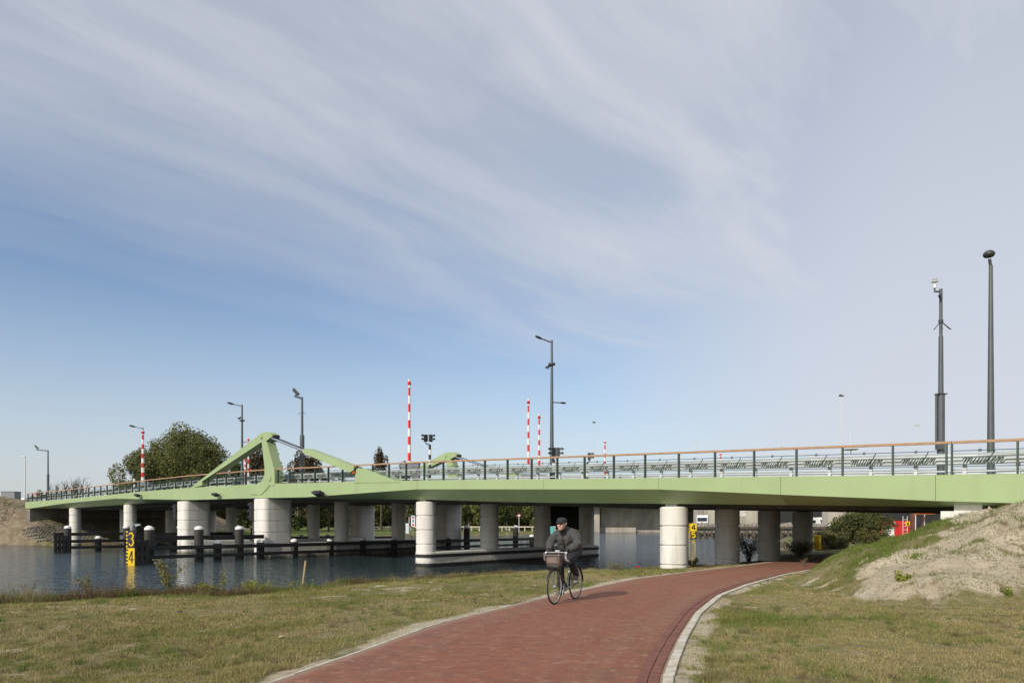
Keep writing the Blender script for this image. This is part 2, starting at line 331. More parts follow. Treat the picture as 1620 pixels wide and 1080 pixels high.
# ---------------------------------------------------------------- ground
WATER = [(-400,-200),(-60,-20),(-25,5.5),(-16,11.5),(-11.5,15.4),(-10.2,16.7),(-9,17.7),(-6.1,19.5),(-4.86,21),(-2.5,24.2),(0,25.8),(2.25,27),(4.8,27.6),(6.2,28.1),(7.5,29.3),
 (8.9,31.2),(11.8,34.5),(14.3,38),(17.3,45),(24,62),(38,97),(54,119),(31,121),(46,206),(22,206),(8,155),(-12,132),(-30,97),(-49,74),(-56,77),(-75,80),(-400,90)]
WP = np.array(WATER, float)
def sdist(X, Y, P):
    """signed distance to polygon, positive outside"""
    X = np.asarray(X, float); Y = np.asarray(Y, float); d = np.full(X.shape, 1e9); ins = np.zeros(X.shape, bool); n = len(P)
    for i in range(n):
        x0, y0 = P[i]; x1, y1 = P[(i+1) % n]; ex, ey = x1-x0, y1-y0
        k = np.clip(((X-x0)*ex+(Y-y0)*ey)/(ex*ex+ey*ey), 0, 1); d = np.minimum(d, np.hypot(X-x0-k*ex, Y-y0-k*ey))
        c = (y0 > Y) != (y1 > Y)
        if ey != 0: ins ^= c & (X < ex*(Y-y0)/ey+x0)
    return np.where(ins, -d, d)
PR = np.array([(.5,-6),(.6,2),(1.0,4.5),(1.43,6.56),(1.81,7.8),(2.23,9.1),(3.14,11.7),(4.39,14.6),(5.87,17.2),(8.3,20.8),(10.7,23.6),(12.6,25.9),(20,34.3),(27,42.5),(34,50)])
PL = np.array([(-3.3,-6),(-3.2,2),(-2.9,4.5),(-2.3,6.56),(-1.85,8.0),(-1.08,10.56),(.72,14.2),(3.37,18.95),(5.3,21.4),(7.3,23.7),(8.9,25.5),(10.4,27.3),(18,36),(25,44),(32,51.6)])
def resample(P, n):
    d = np.concatenate([[0], np.cumsum(np.hypot(*np.diff(P, axis=0).T))]); s = np.linspace(0, d[-1], n)
    # catmull-rom by dense cubic through numpy: linear then smooth
    Q = np.stack([np.interp(s, d, P[:, 0]), np.interp(s, d, P[:, 1])], 1); k = max(3, n//40)|1; w = np.hanning(k+2)[1:-1]; w /= w.sum()
    E = np.concatenate([2*Q[0]-Q[k:0:-1], Q, 2*Q[-1]-Q[-2:-k-2:-1]]); return np.stack([np.convolve(E[:, i], w, 'same')[k:-k] for i in (0, 1)], 1)
PATHP = np.concatenate([PR, PL[::-1]])
def vnoise(X, Y, s, seed=0):
    x = X*s+seed*17.3; y = Y*s+seed*9.1; xi = np.floor(x).astype(np.int64); yi = np.floor(y).astype(np.int64); fx = x-xi; fy = y-yi; fx = fx*fx*(3-2*fx); fy = fy*fy*(3-2*fy)
    def h(a, b_): k = (a*374761393+b_*668265263) & 0x7fffffff; k = ((k ^ (k >> 13))*1274126177) & 0x7fffffff; return ((k ^ (k >> 16)) & 0xffff)/65535.
    return (h(xi, yi)*(1-fx)+h(xi+1, yi)*fx)*(1-fy)+(h(xi, yi+1)*(1-fx)+h(xi+1, yi+1)*fx)*fy
def sst(x, a, b_): k = np.clip((x-a)/(b_-a), 0, 1); return k*k*(3-2*k)
def smin(a, b_, k=.35): h = np.clip(.5+.5*(b_-a)/k, 0, 1); return b_*(1-h)+a*h-k*h*(1-h)
def LT(X, Y): return -.75*(X-6.45)+.661*(Y-27.2), .661*(X-6.45)+.75*(Y-27.2)
def terrain(X, Y, full=False):
    X = np.asarray(X, float); Y = np.asarray(Y, float); l, t_ = LT(X, Y); d = sdist(X, Y, WP)
    bank = np.where(d > 0, .5*np.minimum(d/.5, 1)+.24*sst(d, .5, 4.5), np.maximum(-1.2, d*.9))
    near = (l < 30) & (Y < 75)
    bank = bank + np.where(d > .5, (vnoise(X, Y, .35, 1)-.5)*.12+(vnoise(X, Y, 1.7, 2)-.5)*.05+(vnoise(X, Y, 5, 3)-.5)*.035, 0)
    # right embankment up to the abutment
    a = (-l-5.35)*.37; b_ = (Y-12.7)*.465+(vnoise(X, Y, .5, 5)-.5)*.6; c = (X-7.4)*.5; e = (22-t_)*.6
    em = smin(smin(smin(a, b_), smin(c, e)), np.clip(2.25+.45*(X-13.2), 1, 3.1))
    em = np.maximum(em, 0)
    em = em*np.where(near, 1, 0)
    rough = sst(em, .2, .8); h = bank+np.where(d > 0, em, 0)+rough*((vnoise(X, Y, 1.3, 7)-.5)*.24+(vnoise(X, Y, 3.3, 8)-.5)*.1+(vnoise(X, Y, 8, 9)-.5)*.07)
    # left embankment and mound
    lf = np.clip((l-75)*.4, 0, 3.6); tt = np.abs(t_-8.5)-10.5+np.maximum(0, 0); fall = np.clip(1-np.maximum(tt, 0)/9, 0, 1)
    le = lf*fall*(l > 60); mound = 4.5*np.exp(-(((X+63)/9.5)**2+((Y-83)/4.5)**2)**1.2)
    h = h+np.where(d > 0, np.maximum(le, mound*(1+(vnoise(X, Y, .45, 11)-.5)*.35)+(vnoise(X, Y, 1.1, 12)-.5)*.5*(mound > .3)), 0)
    dp = sdist(X, Y, PATHP); k = 1-sst(dp, .35, 1.4); h = h*(1-k)+.765*k
    if not full: return h
    sand = sst(-l+(vnoise(X, Y, .9, 71)-.5)*1.8+(vnoise(X, Y, 3, 73)-.5)*1.2, 8.5, 9.7)*sst(Y+(vnoise(X, Y, .8, 72)-.5)*1.6, 12.3, 13.6)*sst(X, 5.8, 7.6)*(t_ < 4)*near
    patch = sst(vnoise(X, Y, .7, 21)*.4+vnoise(X, Y*1.6, 2.6, 22)*.6, .6, .76)*.6*(em < .3)*(d > .9)*near
    edge = (1-sst(dp, .15, .75))*(.35+.65*vnoise(X, Y, 1.3, 33))
    sand = np.maximum(np.maximum(sand, patch), edge)
    left = sst(mound+le, .5, 1.2); sand = np.maximum(sand, left)
    far = sst(np.hypot(X, Y), 60, 90)*(1-left)
    mud = .9*left+(1-left)*np.where((d < 1.5) & (d > -2), 1-sst(d, .3, 1.5), 0)*.9
    return h, d, sand, far, mud, em
N = 560; u = np.linspace(-1, 1, N); aa = 4.5; gx = 3+aa*np.sinh(u*math.asinh(3500/aa)); gy = 15+aa*np.sinh(u*math.asinh(3500/aa))
GX, GY = np.meshgrid(gx, gy); H, D, SA, FA, MU, EM = terrain(GX, GY, True)
V = np.stack([GX.ravel(), GY.ravel(), H.ravel()], 1); ii = np.arange(N*N).reshape(N, N)
F = np.stack([ii[:-1, :-1], ii[:-1, 1:], ii[1:, 1:], ii[1:, :-1]], -1).reshape(-1, 4)
go = put('ground', arr_mesh('ground', V, F, 'ground', attrs={'sand': SA.ravel(), 'far': FA.ravel(), 'mud': MU.ravel()}, smooth=True)); tag(go, kind='structure')
wm = MB(); wm.add([(-3400,-3400,0),(3400,-3400,0),(3400,3400,0),(-3400,3400,0)], [(0,1,2,3)]); tag(put('river_water', wm.mesh('water', 'water')), kind='structure')
# cycle path
n = 240; qr = resample(PR, n); ql = resample(PL, n); K = 14; V = []; E = []
for i in range(n):
    for j in range(K+1):
        k = j/K; V.append((*(ql[i]*(1-k)+qr[i]*k), .785+.02*math.sin(k*math.pi))); E.append(1-min(k, 1-k)*6 if min(k, 1-k) < .16 else 0)
F = [(i*(K+1)+j, i*(K+1)+j+1, (i+1)*(K+1)+j+1, (i+1)*(K+1)+j) for i in range(n-1) for j in range(K)]
po = put('cycle_path', arr_mesh('cycle_path', V, F, 'red_paving', attrs={'edge': E}, smooth=True)); tag(po, kind='structure')
# ================================================================ BRIDGE
BR = thing('road_bridge', 'long low road bridge with light green steel sides on round concrete columns over the water', 'bridge', AP(0, 8, 0))
WID = 16.7
def loft(mb, ls, sec, mi=0, closed=True):
    V = []; k = None
    for l in ls:
        s_ = sec(l); k = len(s_); V += [tuple(AP(l, t_, z)) for t_, z in s_]
    F = [(i*k+j, i*k+(j+1) % k, (i+1)*k+(j+1) % k, (i+1)*k+j) for i in range(len(ls)-1) for j in range(k if closed else k-1)]
    if closed: F += [tuple(range(k)), tuple((len(ls)-1)*k+j for j in range(k-1, -1, -1))]
    mb.add(V, F, mi)
def steps(a, b_, s=1.5, extra=()):
    n = max(1, int(round((b_-a)/s))); return sorted(set([a+(b_-a)*i/n for i in range(n+1)]+[e for e in extra if a < e < b_]))
knots = list(ft[:, 0])
seams = [-30]+[l_at(x, -1.) for x in (1480, 1235, 1042, 860, 660, 563, 434, 300, 181, 100)]+[LEND]
for a, b_ in zip(seams[:-1], seams[1:]):
    mb = MB(); loft(mb, steps(a+.006, b_-.006, 1.2, knots), lambda l: [(-.62, ZT(l)), (-1.0, ZT(l)), (-1.0, ZM(l)), (-.28, ZB(l)), (-.03, ZB(l)+.02), (-.03, ZB(l)+.12), (-.62, ZM(l)+.05)])
    part('side_panel', mb, 'green_paint', BR, 30)
mb = MB(); loft(mb, steps(-30, LEND, 2, knots), lambda l: [(WID+.6, ZT(l)), (WID+1, ZT(l)), (WID+1, ZM(l)), (WID+.28, ZB(l)), (WID+.03, ZB(l)+.02), (WID+.03, ZB(l)+.12), (WID+.6, ZM(l)+.05)]); part('side_panel', mb, 'green_paint', BR, 30)
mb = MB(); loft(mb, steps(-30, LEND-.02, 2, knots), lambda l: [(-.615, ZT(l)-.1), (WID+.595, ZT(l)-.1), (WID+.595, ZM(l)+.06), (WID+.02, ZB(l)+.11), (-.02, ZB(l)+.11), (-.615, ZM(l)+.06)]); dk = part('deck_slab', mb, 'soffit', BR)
mb = MB(); loft(mb, steps(-30, LEND-.02, 2, knots), lambda l: [(1.2, ZT(l)-.094), (WID-1.2, ZT(l)-.094)], closed=False); part('road_surface', mb, 'asphalt', dk)
mb = MB()
for t0 in (4.2, 8.8, 13.4):
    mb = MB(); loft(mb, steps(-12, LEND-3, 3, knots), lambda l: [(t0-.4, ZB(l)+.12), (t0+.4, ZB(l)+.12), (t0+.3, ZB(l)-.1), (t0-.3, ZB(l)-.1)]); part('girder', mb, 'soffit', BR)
ROWS = [0., 14.8, 30.6, 43., l_at(206, 0), l_at(119, 0)]
def ringprof(r, h, g=.024): return [(r-.05, 0), (r-.05, g), (r-.012, g), (r, g+.02), (r, h-g-.02), (r-.012, h-g), (r-.05, h-g), (r-.05, h)]
RH = .762; RR = .545
ring_me = MB().lathe(ringprof(RR, RH), n=28).mesh('column_ring', 'concrete', 30)
bear_me = MB().box((0, 0, .5), (.5, .5, 1)).mesh('bearing', 'soffit')
def column(l, t_, top, base):
    c = AP(l, t_, 0)-BR.location
    core = MB(); n = int(math.ceil((top-base)/RH)); core.lathe([(RR-.06, base-.4), (RR-.06, top-.02)], n=20)
    co = put('column', core.mesh('column', 'joint', 30), BR, c)
    for i in range(n): put('column_ring', ring_me, co, (0, 0, top-RH*(i+1)))
    b = put('bearing', bear_me, co, (0, 0, top)); b.scale.z = max(.05, ZB(l)+.1-top); b.rotation_euler.z = head(l)
def stadium(hl, ht, r, n=6):
    pts = []
    for sx, sy, a0 in ((1, 1, 0), (-1, 1, 90), (-1, -1, 180), (1, -1, 270)):
        for i in range(n+1):
            a = R(a0+90*i/n); pts.append((sx*(hl-r)+r*math.cos(a), sy*(ht-r)+r*math.sin(a)))
    return pts
def slabprof(outline, prof):       # vertical stack of insets
    mb = MB(); V = []; k = None; F = []
    for ins, z in prof:
        o = outline(ins); k = len(o); V += [(x, y, z) for x, y in o]
    for i in range(len(prof)-1):
        for j in range(k): F.append((i*k+j, i*k+(j+1) % k, (i+1)*k+(j+1) % k, (i+1)*k+j))
    F += [tuple(range(k)), tuple((len(prof)-1)*k+j for j in range(k))]; mb.add(V, F); return mb
wp_o = lambda ins: stadium(.8-ins, 1.12-ins, .42-ins*.5)
wring = slabprof(wp_o, [(.05, 0), (.05, .024), (.012, .024), (0, .04), (0, RH-.04), (.012, RH-.024), (.05, RH-.024), (.05, RH)]).mesh('pier_ring', 'concrete', 30)
def widepier(l, t_, top, base, light):
    c = AP(l, t_, 0)-BR.location; n = int(math.ceil((top-base)/RH)); rz = head(l)+math.pi   # local y -> +t
    co = put('wide_pier', slabprof(lambda i: stadium(.74, 1.06, .38), [(0, base-.5), (0, top-.02)]).mesh('wide_pier', 'joint', 30), BR, c, (0, 0, rz))
    for i in range(n): put('pier_ring', wring, co, (0, 0, top-RH*(i+1)))
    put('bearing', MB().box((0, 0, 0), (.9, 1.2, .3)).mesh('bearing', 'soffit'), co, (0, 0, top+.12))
    if light:
        mb = MB(); mb.box((0, 0, 0), (.34, .1, 1.25))
        s_ = put('navigation_light', mb.mesh('navigation_light', 'black'), co, (-.78, -1.19, top-.85))
        for k in (-.42, 0, .42):
            m2 = MB(); m2.lathe([(.11, 0), (.12, .06), (.13, .24)], n=10, ax='x'); m2.v = [(-x, y, z) for x, y, z in m2.v]
            put('lamp_hood', m2.mesh('lamp_hood', 'black'), co, (-.86, -1.16, top-.85+k))
def zcol(l, y, x): return zat(y, A(l, -.5)[1])
tops = [zcol(0, 801, 0), zcol(14.8, 793, 0), zcol(30.6, 788.8, 0), zcol(43, 793, 0), zcol(ROWS[4], 798, 0), zcol(ROWS[5], 803.5, 0)]
for k, l in enumerate(ROWS):
    top = tops[k]
    if k in (2, 3):
        widepier(l, -.12, top, .2, True); widepier(l, 16.45, top, .2, False)
        for t_ in (5.5, 10.95): column(l, t_, top, .3)
    else:
        for t_ in (0, 5., 10., 15.): column(l, t_, top, {0: .2, 1: .6}.get(k, -.3))
    # crosshead under the deck
for k, (l, hl, z1, hl2, ct) in enumerate(((14.8, .56, .84, 8.3, 7.74), (30.6, .83, 1.02, 8.9, 7.66), (43., .83, 1.0, 8.9, 7.66))):
    rz = head(l)+math.pi; o = lambda ins: stadium(hl-ins, hl2-ins, min(.6, hl)-.02-ins*.5, 7)
    me = slabprof(o, [(0, -.6), (0, z1-.05), (.05, z1)]).mesh('pier_base', 'concrete', 30)
    pb = put('pier_base', me, BR, AP(l, ct, 0)-BR.location, (0, 0, rz))
    if k == 0:
        for z0 in (z1-.23, .12):
            rb = slabprof(lambda i: stadium(hl+.05-i, hl2+.05-i, .58-i*.5, 7), [(.05, z0-.09), (0, z0-.07), (0, z0+.07), (.05, z0+.09)]).mesh('rubber_band', 'rubber_and_shade', 30); put('rubber_band', rb, pb)
# abutments
for l0, l1, z0 in ((-10.6, -9.3, 1.2), (80.5, 81.5, .2)):
    mb = MB(); V0 = [AP(l0, -.9, z0), AP(l1, -.9, z0), AP(l1, 18.4, z0), AP(l0, 18.4, z0)]; zt_ = ZB((l0+l1)/2)+(-.12 if l0 < 0 else .16)
    mb.prism(None, V0, [Vector((p.x, p.y, zt_)) for p in V0]); part('abutment', mb, 'concrete' if l0 < 0 else 'concrete_dark', BR)  # left abutment darker: shade under the deck put into its colour
    for t_ in (-.3, 3.2, 6.8, 10.4, 14, 17.5):
        mb = MB(); c = AP((l0+l1)/2, t_, zt_+.1); mb.box(c, (.7, .6, .26), head(l0)); part('bearing', mb, 'concrete', BR)
# bascule frames: outline in the plane of the bridge side
def PL_(x, y, t_=-1.0):
    l = l_at(x, t_); return l, zat(y, A(l, t_)[1])
def plate(mb, pxs, t0, t1, dl=0, mi=0):
    q_ = [PL_(x, y) for x, y in pxs]; a = [AP(l+dl, t0, z) for l, z in q_]; b_ = [AP(l+dl, t1, z) for l, z in q_]; mb.prism(None, a, b_, mi)
def bascule(dt, par):
    T0, T1 = -1.02+dt, -.42+dt
    mb = MB()
    plate(mb, [(412,686),(417,683.5),(424,683),(429,686),(431,690),(420.5,698),(414.5,698.5),(320,761),(320,767.5),(296,772.5),(303,770),(309,765.5)], T0, T1)     # raking strut
    f = part('bascule_frame', mb, 'green_paint', par, 30)
    mb = MB(); plate(mb, [(414.5,698.5),(418,697),(423,699),(434.5,742),(435,753),(435,767),(426,768),(402,768),(410,764.5),(416,759),(419,750),(419,738)], T0-.01, T1+.01); part('frame_leg', mb, 'green_paint', par, 30)
    mb = MB(); plate(mb, [(398,766.5),(427,766.5),(424,772),(414,782),(396,782)], T0-.03, T0+.2); part('pivot_plate', mb, 'green_paint', par)
    for x, y, r in ((414, 691, .14), (427, 756, .22)):
        l, z = PL_(x, y); c = AP(l, T0-.06, z); mb = MB(); d = (AP(l, 1, 0)-AP(l, 0, 0)); mb.tube([c, c+d*.12], r, 14); part('pin', mb, 'green_paint', par, 30)
    # clevis box at the top, rod, cylinder
    l, z = PL_(427, 690.5); c = AP(l-.12, (T0+T1)/2, z-.1); mb = MB(); mb.box(c, (.5, .44, .42), head(l)); part('rod_clevis', mb, 'black', par)
    l2, z2 = PL_(480, 713.5); p0 = AP(l-.1, (T0+T1)/2, z-.1); p1 = AP(l2, (T0+T1)/2, z2)
    for s_ in (-.2, .2):
        d = AP(l, s_, 0)-AP(l, 0, 0); mb = MB(); mb.tube([p0+d, p1+d], .075, 10); part('piston_rod', mb, 'chrome' if s_ < 0 else 'mast_dark', par, 40)
    mb = MB(); plate(mb, [(477,711),(484,709),(489,710.5),(561,738),(559,744),(553,747),(480,716.5)], T0, T1); part('cylinder_housing', mb, 'green_paint', par, 30)
    l3, z3 = PL_(560, 748); mb = MB()
    for k in range(5):
        a = AP(l3+.1*k, T0+.1*k+.05, z3+.3); mb.tube([a, a+Vector((.12, 0, -.25)), a+Vector((.1, .05, -.7))], .03, 6)
    part('hydraulic_hose', mb, 'mast_dark', par, 40)
    mb = MB(); l3, z3 = PL_(557, 747); mb.tube([AP(l3, T0+.1, z3+.1), AP(l3, T1-.1, z3+.1)], .16, 10); part('hose_coupling', mb, 'orange', par, 40)
    mb = MB(); plate(mb, [(561,763.5),(564.5,742),(567,740),(578,741.5),(633,762.5)], T0-.01, T1+.1); part('cylinder_bracket', mb, 'green_paint', par, 30)
bascule(0, BR)
B2 = thing('bascule_arm', 'green triangular bascule arm on the far side of the bridge', 'bascule arm', AP(30, 17.5, 4)); bascule(17.1, B2)
B2 = None
for x, y in ((224, 783.5), (348.5, 782.5), (512, 780.5)):
    l, z = PL_(x, y); c = AP(l, -1.35, z); h = head(l); k = 1.25 if x == 512 else 1
    mb = MB(); M = Matrix.Rotation(h, 4, 'Z') @ Matrix.Rotation(R(25), 4, 'X'); mb.box(c, (.55*k, .3*k, .18*k), M=M); mb.box(AP(l, -1.22, z+.02), (.12, .34, .1), h); mb.box(AP(l+.32*k, -1.4, z+.08), (.2*k, .2*k, .1*k), h+.5)
    part('floodlight', mb, 'black', BR)
# ================================================================ RAILINGS
BAY = 1.464
def cursive():
    P = [(-1.35,.5),(-.5,.5),(-.2,.5),(.1,.92),(.28,.85),(.28,.4),(.28,.02),(.36,.4),(.55,.92),(.7,.85),(.7,.4),(.7,.02),(.78,.4),(.97,.92),(1.12,.85),(1.12,.3),(1.25,0),(1.45,.2),
     (1.6,1.0),(1.55,.35),(1.7,0),(1.92,.2),(2.08,1.0),(2.03,.35),(2.18,0),(2.4,.25),(2.52,1.0),(2.47,.35),(2.62,0),(2.85,.1),(3.05,.35),(3.3,.9),(3.1,1.02),(2.9,.8),(2.85,.3),(3.05,0),(3.3,.35),(3.45,1.2),(3.52,1.98),(3.45,1.2),(3.42,.35),(3.58,0),(3.85,.3),
     (4.12,.75),(4.05,1.0),(3.88,.85),(3.82,.35),(4.0,0),(4.25,.2),(4.5,.85),(4.66,.9),(4.68,.4),(4.64,.02),(4.75,.45),(4.98,.93),(5.12,.85),(5.08,.3),(5.22,0),(5.45,.25),(5.65,.5),(5.9,.5),(6.9,.5)]
    U = .172; X0 = .24; Z0 = .33; H_ = .19
    P = [(x, y) if i > 2 and i < len(P)-3 else (x, y) for i, (x, y) in enumerate(P)]
    Q = []
    for i in range(len(P)-1):
        p0 = P[max(i-1, 0)]; p1 = P[i]; p2 = P[i+1]; p3 = P[min(i+2, len(P)-1)]
        for k in range(3):
            s_ = k/3; Q.append(tuple(.5*((2*p1[j])+(-p0[j]+p2[j])*s_+(2*p0[j]-5*p1[j]+4*p2[j]-p3[j])*s_*s_+(-p0[j]+3*p1[j]-3*p2[j]+p3[j])*s_**3) for j in (0, 1)))
    Q.append(P[-1])
    return [(min(max(X0+U*(x+.45*(y-.5)), .03), BAY-.03), 0, Z0+H_*y) for x, y in Q]
RAD = .014
word_me = MB().tube(cursive(), RAD, 4, cap=False).mesh('word', 'railgreen')
wm_ = MB()
for z, r in ((.71, .011), (.25, .011), (.14, .008), (.6, .007)): wm_.tube([(0, 0, z), (BAY, 0, z)], r, 5)
wire_me = wm_.mesh('rail_wires', 'railgreen')
dot_me = MB().tube([(.62+.035*math.cos(a), 0, .715+.035*math.sin(a)) for a in np.linspace(0, 2*math.pi, 11)[:-1]], .011, 4, closed=True).mesh('letter_dot', 'railgreen')
hm = MB(); hm.prism(None, [(0, -.065, .925), (0, .065, .925), (0, .07, .985), (0, .04, 1.0), (0, -.04, 1.0), (0, -.07, .985)], [(BAY, -.065, .925), (BAY, .065, .925), (BAY, .07, .985), (BAY, .04, 1.0), (BAY, -.04, 1.0), (BAY, -.07, .985)])
hand_me = hm.mesh('handrail', 'wood_rail')
post_me = MB().box((0, 0, .46), (.045, .12, .93)).mesh('post', 'railgreen')
def railing(t_, label, la, lb, words=True, gap=None, skip=()):
    T_ = thing('bridge_railing', label, 'railing', AP(20, t_, 0), group='railings along the bridge edges')
    l = la
    def post(l): put('post', post_me, T_, AP(l, t_, ZT(l))-T_.location, (0, 0, head(l)))
    g0 = gap or -99
    while l < lb:
        ln = BAY*(1.1 if l < g0-.3 else 1.0); a = AP(l, t_, ZT(l)); b_ = AP(l+ln, t_, ZT(l+ln)); d = b_-a
        if not any(s0 < l < s1 for s0, s1 in skip):
            # local +x must run to the right for a reader on the near side: start at the far post
            rz = math.atan2(-d.y, -d.x); ry = math.atan2(d.z, math.hypot(d.x, d.y)); sc = d.length/BAY; loc = b_-T_.location
            for nm, me in (('handrail', hand_me), ('rail_wires', wire_me), ('word', word_me), ('letter_dot', dot_me)):
                o = put(nm, me, T_, loc, (0, ry, rz)); o.scale.x = sc
            post(l)
        l += ln
        if gap and abs(l+.14-gap) < .4:
            post(l); a = AP(l, t_, ZT(l)); b_ = AP(l+.14, t_, ZT(l+.14)); d = b_-a; o = put('handrail', hand_me, T_, b_-T_.location, (0, 0, math.atan2(-d.y, -d.x))); o.scale.x = d.length/BAY; l += .14; gap = None
    post(l); return T_
L_A = l_at(1413.5, -.85); L_B = l_at(841.5, -.85); BAY_M = (L_B-L_A)/10; print('BAY', BAY_M)
BAY_T = BAY_M
la = l_at(1506, -.85)-5*BAY*1.1
railing(-.85, 'near dark green railing of cursive bent rod lettering under an orange brown handrail', la, LEND-.5, gap=l_at(1498.5, -.85), skip=((l_at(425, -.85)+.2, l_at(425, -.85)+.2),))
railing(WID+.85, 'far side railing of the bridge, its brown handrail seen low through the near railing', la, LEND-.5)
# ---- guardrails
def guardrail(t_, label, la, lb, post_step=1.33, twin=True):
    G = thing('guardrail', label, 'guardrail', AP(20, t_, 0), group='galvanised guardrails on the bridge')
    l = la
    while l < lb:
        l2 = min(l+4, lb); mb = MB(); s_ = 1
        loft(mb, [l+.004, l2-.004], lambda q_: [(t_+a, ZT(q_)+z) for a, z in ((-.04, .76), (-.11, .735), (-.12, .66), (-.09, .6), (-.12, .54), (-.11, .48), (-.04, .46), (.0, .46), (.0, .6), (.0, .76))])
        part('rail_beam', mb, 'galv', G); 
        mb = MB(); mb.tube([AP(l, t_-.08, ZT(l)+.44), AP(l2, t_-.08, ZT(l2)+.44)], .045, 8); part('rail_tube', mb, 'galv', G, 40)
        mb = MB(); mb.tube([AP(l, t_+.1, ZT(l)+.2), AP(l2, t_+.1, ZT(l2)+.2)], .03, 6); part('rail_tube', mb, 'galv_white', G, 40); l = l2
    pm = MB().box((0, 0, .22), (.1, .12, .72)).mesh('rail_post', 'galv_white'); l = la+.4
    while l < lb: put('rail_post', pm, G, AP(l, t_+.1, ZT(l)-.02)-G.location, (0, 0, head(l))); l += post_step
guardrail(.75, 'silver guardrail right behind the near railing with closely set pale posts', -14, LEND-2)
guardrail(8.6, 'silver guardrail along the middle of the bridge deck', -14, LEND-2, 2.0)
guardrail(16.4, 'silver guardrail in front of the far railing', -14, LEND-2, 2.66)
# ================================================================ MASTS, LAMPS, SIGNALS, BARRIERS
def wpt(x, Y, y=None): 
    X = (x-810)*Y/1080; return Vector((X, Y, zat(y, Y) if y is not None else 0))
def deck_z(Y, x):
    X = (x-810)*Y/1080; i = np.argmin((AX-X)**2+(AY-Y)**2)
    # project onto axis: l only matters for height
    d = X-AX, Y-AY; al = np.abs(d[0]*-np.cos(TH)+d[1]*np.sin(TH)); return ZT(float(LL[np.argmin(al)]))-.1
def lamp_head(parent, base, dirx, k=1.0, name='lamp_head', m_='mast_dark'):
    d = Vector(dirx).normalized(); w = Vector((-d.y, d.x, 0)).normalized(); n = d.cross(w)
    mb = MB(); V = []; prof = [(0, .05, .04), (.12, .12, .07), (.35, .2, .12), (.6, .19, .11), (.75, .1, .06)]
    for s_, wd, ht in prof:
        for a in range(8): t_ = a*math.pi/4; V.append(Vector(base)+d*s_*k+w*math.cos(t_)*wd*k+Vector((0, 0, 1))*math.sin(t_)*ht*k)
    F = [(i*8+j, i*8+(j+1) % 8, (i+1)*8+(j+1) % 8, (i+1)*8+j) for i in range(4) for j in range(8)]+[tuple(range(8)), tuple(range(39, 31, -1))]
    mb.add(V, F); return part(name, mb, m_, parent, 50)
def pole(parent, x, Y, ytop, r0, r1, name='pole', m_='mast', yb=None, split=None, rs=None):
    b = wpt(x, Y); b.z = deck_z(Y, x) if yb is None else zat(yb, Y); t_ = zat(ytop, Y)
    mb = MB()
    if split: zs = zat(split, Y); mb.tube([b, (b.x, b.y, zs-.02), (b.x, b.y, zs)], [r0, r0, r1*1.1], 12); mb.tube([(b.x, b.y, zs-.01), (b.x, b.y, t_)], [r1*1.05, r1*.8], 10)
    else: mb.tube([b, (b.x, b.y, t_)], [r0, r1], 12)
    part(name, mb, m_, parent, 40); return Vector((b.x, b.y, t_))
def collar(parent, p, r=.14, h=.1, m_='mast_dark'):
    mb = MB(); mb.tube([p-Vector((0, 0, h/2)), p+Vector((0, 0, h/2))], r, 10); part('collar', mb, m_, parent, 40)
def camera_box(parent, p, d, k=1.):
    d = Vector(d).normalized(); M = d.to_track_quat('X', 'Z').to_matrix().to_4x4(); mb = MB(); mb.box(p, (.5*k, .16*k, .15*k), M=M); mb.box(Vector(p)+d*.05*k+Vector((0, 0, .1*k)), (.6*k, .2*k, .02), M=M); mb.tube([Vector(p)-Vector((0, 0, .22*k)), p], .035*k, 6); return part('traffic_camera', mb, 'mast_dark', parent)
LG = 'masts and lamp posts on the bridge'
# street lamp, right edge
T1 = thing('street_lamp', 'tallest grey street lamp at the right edge, with a round dark disc head', 'street lamp', wpt(1567.5, 24), group=LG)
tp = pole(T1, 1567.5, 24, 420, .125, .06); mb = MB(); mb.tube([tp-Vector((0, 0, .25)), tp+Vector((-.01, 0, .0)), tp+Vector((-.06, -.02, .22))], .05, 8); part('neck', mb, 'mast_dark', T1, 40)
mb = MB(); mb.lathe([(.02, .12), (.1, .11), (.17, .05), (.19, -.02), (.15, -.09), (.06, -.12), (.02, -.13)], c=tp+Vector((-.1, -.05, .38)), n=18); part('lamp_head', mb, 'mast_dark', T1, 50)
# camera mast
T2 = thing('sensor_mast', 'stepped grey mast with a white weather sensor on top and four splayed rods halfway up', 'mast', wpt(1488.5, 23.4), group=LG)
Y = 23.4; b = wpt(1488.5, Y); zb_ = deck_z(Y, 1488.5)
mb = MB(); mb.tube([(b.x, b.y, zb_), (b.x, b.y, zat(624, Y))], .12, 14); part('lower_pole', mb, 'mast', T2, 40)
mb = MB(); mb.tube([(b.x-.16, b.y, zat(700, Y)), (b.x-.16, b.y, zat(622, Y))], .035, 8); part('conduit', mb, 'mast', T2, 40)
mb = MB(); mb.box((b.x-.1, b.y-.1, zat(704, Y)), (.25, .12, .32)); part('junction_box', mb, 'mast', T2)
mb = MB(); mb.box((b.x, b.y, zat(623.5, Y)), (.3, .26, .03)); part('collar', mb, 'mast_dark', T2)
mb = MB(); mb.tube([(b.x, b.y, zat(624, Y)), (b.x, b.y, zat(532, Y))], [.082, .07], 12); part('middle_pole', mb, 'mast', T2, 40)
mb = MB(); mb.tube([(b.x, b.y, zat(532, Y)), (b.x, b.y, zat(457, Y))], .052, 12); part('upper_pole', mb, 'mast', T2, 40)
c = Vector((b.x, b.y, zat(508, Y)))
